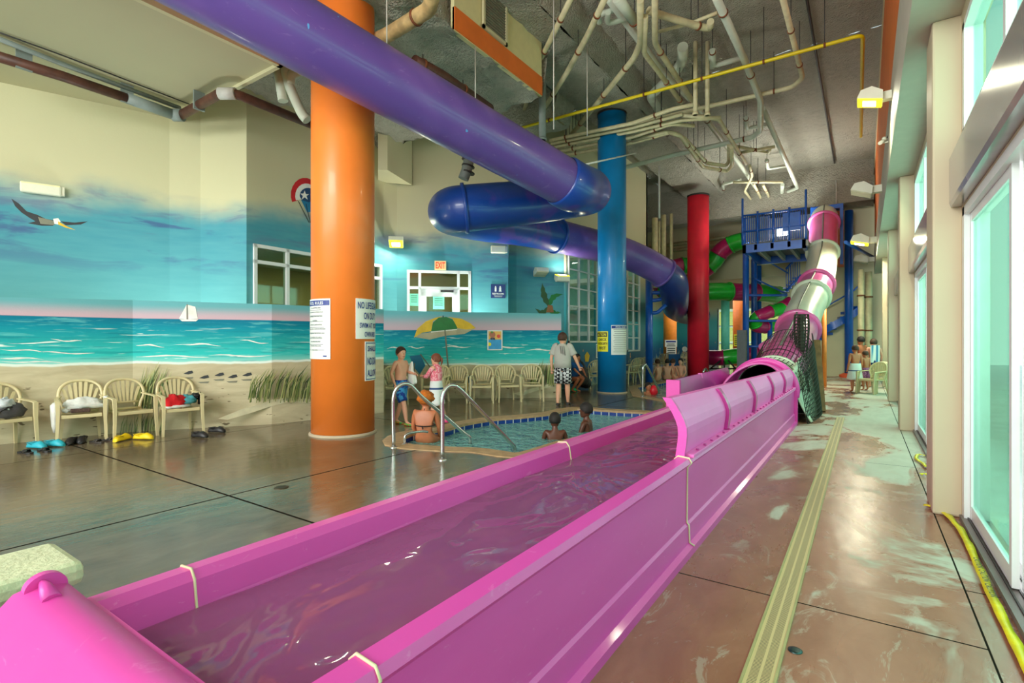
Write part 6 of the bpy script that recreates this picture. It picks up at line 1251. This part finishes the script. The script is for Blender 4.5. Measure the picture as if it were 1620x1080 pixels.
# seated woman at the whirlpool steps
SIT = dict(pelvis=(0, 0, .045), waist=(0, -.01, .12), chest=(0, -.005, .24), neck=(0, .005, .355), skull=(0, .01, .39), lsh=(-.100, 0, .315), rsh=(.100, 0, .315), lel=(-.135, .03, .16), rel=(.135, .03, .16), lwr=(-.11, .13, .06), rwr=(.11, .13, .06), lhip=(-.06, .02, .03), rhip=(.06, .02, .03), lkn=(-.07, .25, .02), rkn=(.07, .25, .02), lan=(-.07, .28, -.2), ran=(.07, .28, -.2))
c = PZ(673, 699, -.1); person('woman with orange hair and a string bikini sitting in the whirlpool steps', (c.x, c.y, -.13), hR(.15, 1), 1.60, 'tan', (HOR, 'puff'), SIT, [('bikini', BLK)], plump=1.18)
# two bathers in the whirlpool, only heads and shoulders above the water
def bather(label, u, v, H, sk, hr_, rz, J=None, yaw=0, depth=.40):
    c = PZ(u, v, -.1); S = dict(pelvis=(0, 0, .0), waist=(0, 0, .08), chest=(0, 0, .20), neck=(0, .0, .315), skull=(0, .005, .35), lsh=(-.095, 0, .275), rsh=(.095, 0, .275), lel=(-.13, .04, .14), rel=(.13, .04, .14), lwr=(-.1, .14, .1), rwr=(.1, .14, .1), lhip=(-.05, .02, -.02), rhip=(.05, .02, -.02), lkn=(-.06, .2, -.03), rkn=(.06, .2, -.03), lan=(-.06, .2, -.16), ran=(.06, .2, -.16)); S.update(J or {})
    return person(label, (c.x, c.y, -.1-depth), rz, H, sk, hr_, S, yaw=yaw)
bather('dark skinned bather seen from behind, left of the two in the whirlpool', 878, 694, 1.55, 'dark', (HBK, 'short'), hR(0, 1), depth=.30)
bather('dark skinned bather in profile, right of the two in the whirlpool', 928, 681, 1.7, 'dark', (HBK, 'short'), hR(-.8, .35), depth=.30)
bather('bather with a red float in the far pool by the slim rail', 1025, 624, 1.5, 'tan', (HBK, 'short'), hR(.3, -.9), depth=.34)
c = PZ(1034, 624, -.1); tag(MB().ball((0, 0, .12), .13, .13, .17, 16).build('pool_float', M('float_red', (226, 30, 50), .4)), 'round red float beside the bather in the far pool', 'float').location = (c.x, c.y, c.z)
# far group sitting along the pool edge
ST2 = dict(SIT); 
for i, (u, d, lb, sk) in enumerate(((1041, 19.8, 'pale bather sitting on the far pool edge, leftmost of the group', 'fair'), (1056, 20.2, 'fair backed bather on the far pool edge before the orange column', 'fair'), (1064, 20.4, 'bather leaning beside the fair backed one on the far pool edge', 'rosy'), (1077, 20.6, 'bather on the far pool edge nearest the red column', 'fair'))):
    person(lb, (*plan(u, d), .03), hR((-.4, .2, .6, -.5)[i], (.6, 1, .4, -.8)[i]), 1.55, sk, ((HBR, HBK, HBR, HBK)[i], 'short'), SIT, [('shorts', (BSH, BSH, CKS, BSH)[i])] if False else [])
t = thing('lounge_chair', 'blue slung folding chair behind the bathers left of the red column', 'chair', (*plan(1067, 22.6), 0)); MB().box((-.28, -.02, .35), (.28, .02, .95), .01).build('sling_back', M('sling_blue', (20, 90, 150), .7), t); MB().box((-.28, .0, .33), (.28, .45, .36), .01).build('sling_seat', M('sling_blue', (20, 90, 150), .7), t)
for sx in (-.27, .27):
    for y in (0, .43): MB().cyl((sx, y, 0), (sx, y, .36), .018, 8).build('leg', PWH, t)
t.rotation_euler.z = hR(.2, -1)
# group on the right by the pillars
person('woman with a white towel round her waist standing in the right hand group', G0(1353, 620), hR(.1, 1), 1.42, 'tan', (HBR, 'short'), dict(lan=(-.06, -.01, .045), ran=(.07, .02, .045)), [('towel', TST)], plump=1.1)
person('child in purple shorts standing right of the woman in the towel', G0(1369, 617.5), hR(-.2, 1), 1.24, 'tan', (HBR, 'short'), {}, [('shorts', clothmat('purple_shorts', (130, 70, 120), (180, 110, 150), 30))])
person('tall shirtless person behind the woman in the towel', (*plan(1362, 17.3), 0), hR(-.2, 1), 1.70, 'tan', (HBK, 'short'), {}, [('shorts', BSH)])
(tt, Vt) = person('person with a blue and white towel over the shoulder, rightmost of the group', (*plan(1382, 16.8), 0), hR(.3, .9), 1.62, 'rosy', (HBR, 'short'), dict(rel=(.15, .0, .64)), [('shorts', M('navy_shorts', (20, 50, 110), .9))], plump=1.1)
t = thing('beach_towel', 'white towel with blue stripes over the back of the rightmost person', 'towel', tt.location, tt.rotation_euler.z); b = MB()
rows = [[Vector((-.13+.26*j/8, -.145-.012*math.sin(j*1.3), .82+.56*i/8)) for j in range(9)] for i in range(9)]; b.sheet(rows); b.build('cloth', clothmat('striped_towel', (236, 238, 234), (70, 140, 180), 9, (.5, .56), (1, 1, .05)), t)
# ------------------------------------------------------------------ black safety net over the foot of the tube
NETM = M('net_cord', (44, 46, 36), .8); t = thing('safety_net', 'black cord net draped from a dark post over the foot of the pink tube', 'net', (0, 0, 0))
def net(name, rows_fn, nu, nv, th=.016):
    rows = [[rows_fn(i/nu, j/nv) for j in range(nv+1)] for i in range(nu+1)]; o = MB().sheet(rows).build(name, NETM, t, fix=False)
    w = o.modifiers.new('w', 'WIREFRAME'); w.thickness = th; w.use_replace = True; return o
pt_ = P(1268, 497, 11.0); pbm = PZ(1263, 667)
top_ = Vector((pt_.x, pt_.y, EYE+(540-497)/FPX*11.0)); ft = Vector((pt_.x, pt_.y, 0))
MB().tube([ft, top_], .05, 12).build('net_post', M('net_post', (50, 56, 44), .7), t)
net('gathered_net', lambda s, r_: Vector((ft.x+.12*math.cos(2*PI*r_)*(1+.2*math.sin(9*s)), ft.y+.12*math.sin(2*PI*r_), top_.z*s)), 30, 12, .02)
T_ = lambda s: path[min(len(path)-1, int(3+s*10))]
def cover(s, r_):
    c = T_(s); a = -.55+(PI+.9)*r_; return Vector((c.x+.54*math.cos(a), c.y, c.z+.54*math.sin(a)))
net('tube_net', cover, 22, 26)
net('side_net', lambda s, r_: Vector((-1.02+.12*math.sin(3*s)+.28*(1-r_)*.6, 10.8+2.9*s, r_*(1.15+.55*s))), 26, 16)
net('front_net', lambda s, r_: ((top_*(1-s)+P(1222, 556, 12.2)*s)*r_+(Vector((top_.x, top_.y, 1.2))*(1-s)+P(1215, 575, 11.5)*s)*(1-r_))+Vector((0, 0, -.14*math.sin(PI*s))), 14, 12)
# white corrugated padding and wet debris below the net
t = thing('tube_apron', 'white corrugated padding sheet hanging under the netted tube', 'padding', (0, 0, 0)); b = MB()
b.sheet([[Vector((-1.12+.30*(1-z)**2+.02*math.sin(y*40), 10.9+2.6*(y), .02+z*1.25*(.75+.35*y))) for z in [k/10 for k in range(11)]] for y in [k/60 for k in range(61)]]); o = b.build('sheet', TW, t, fix=False); o.modifiers.new('thick', 'SOLIDIFY').thickness = .02
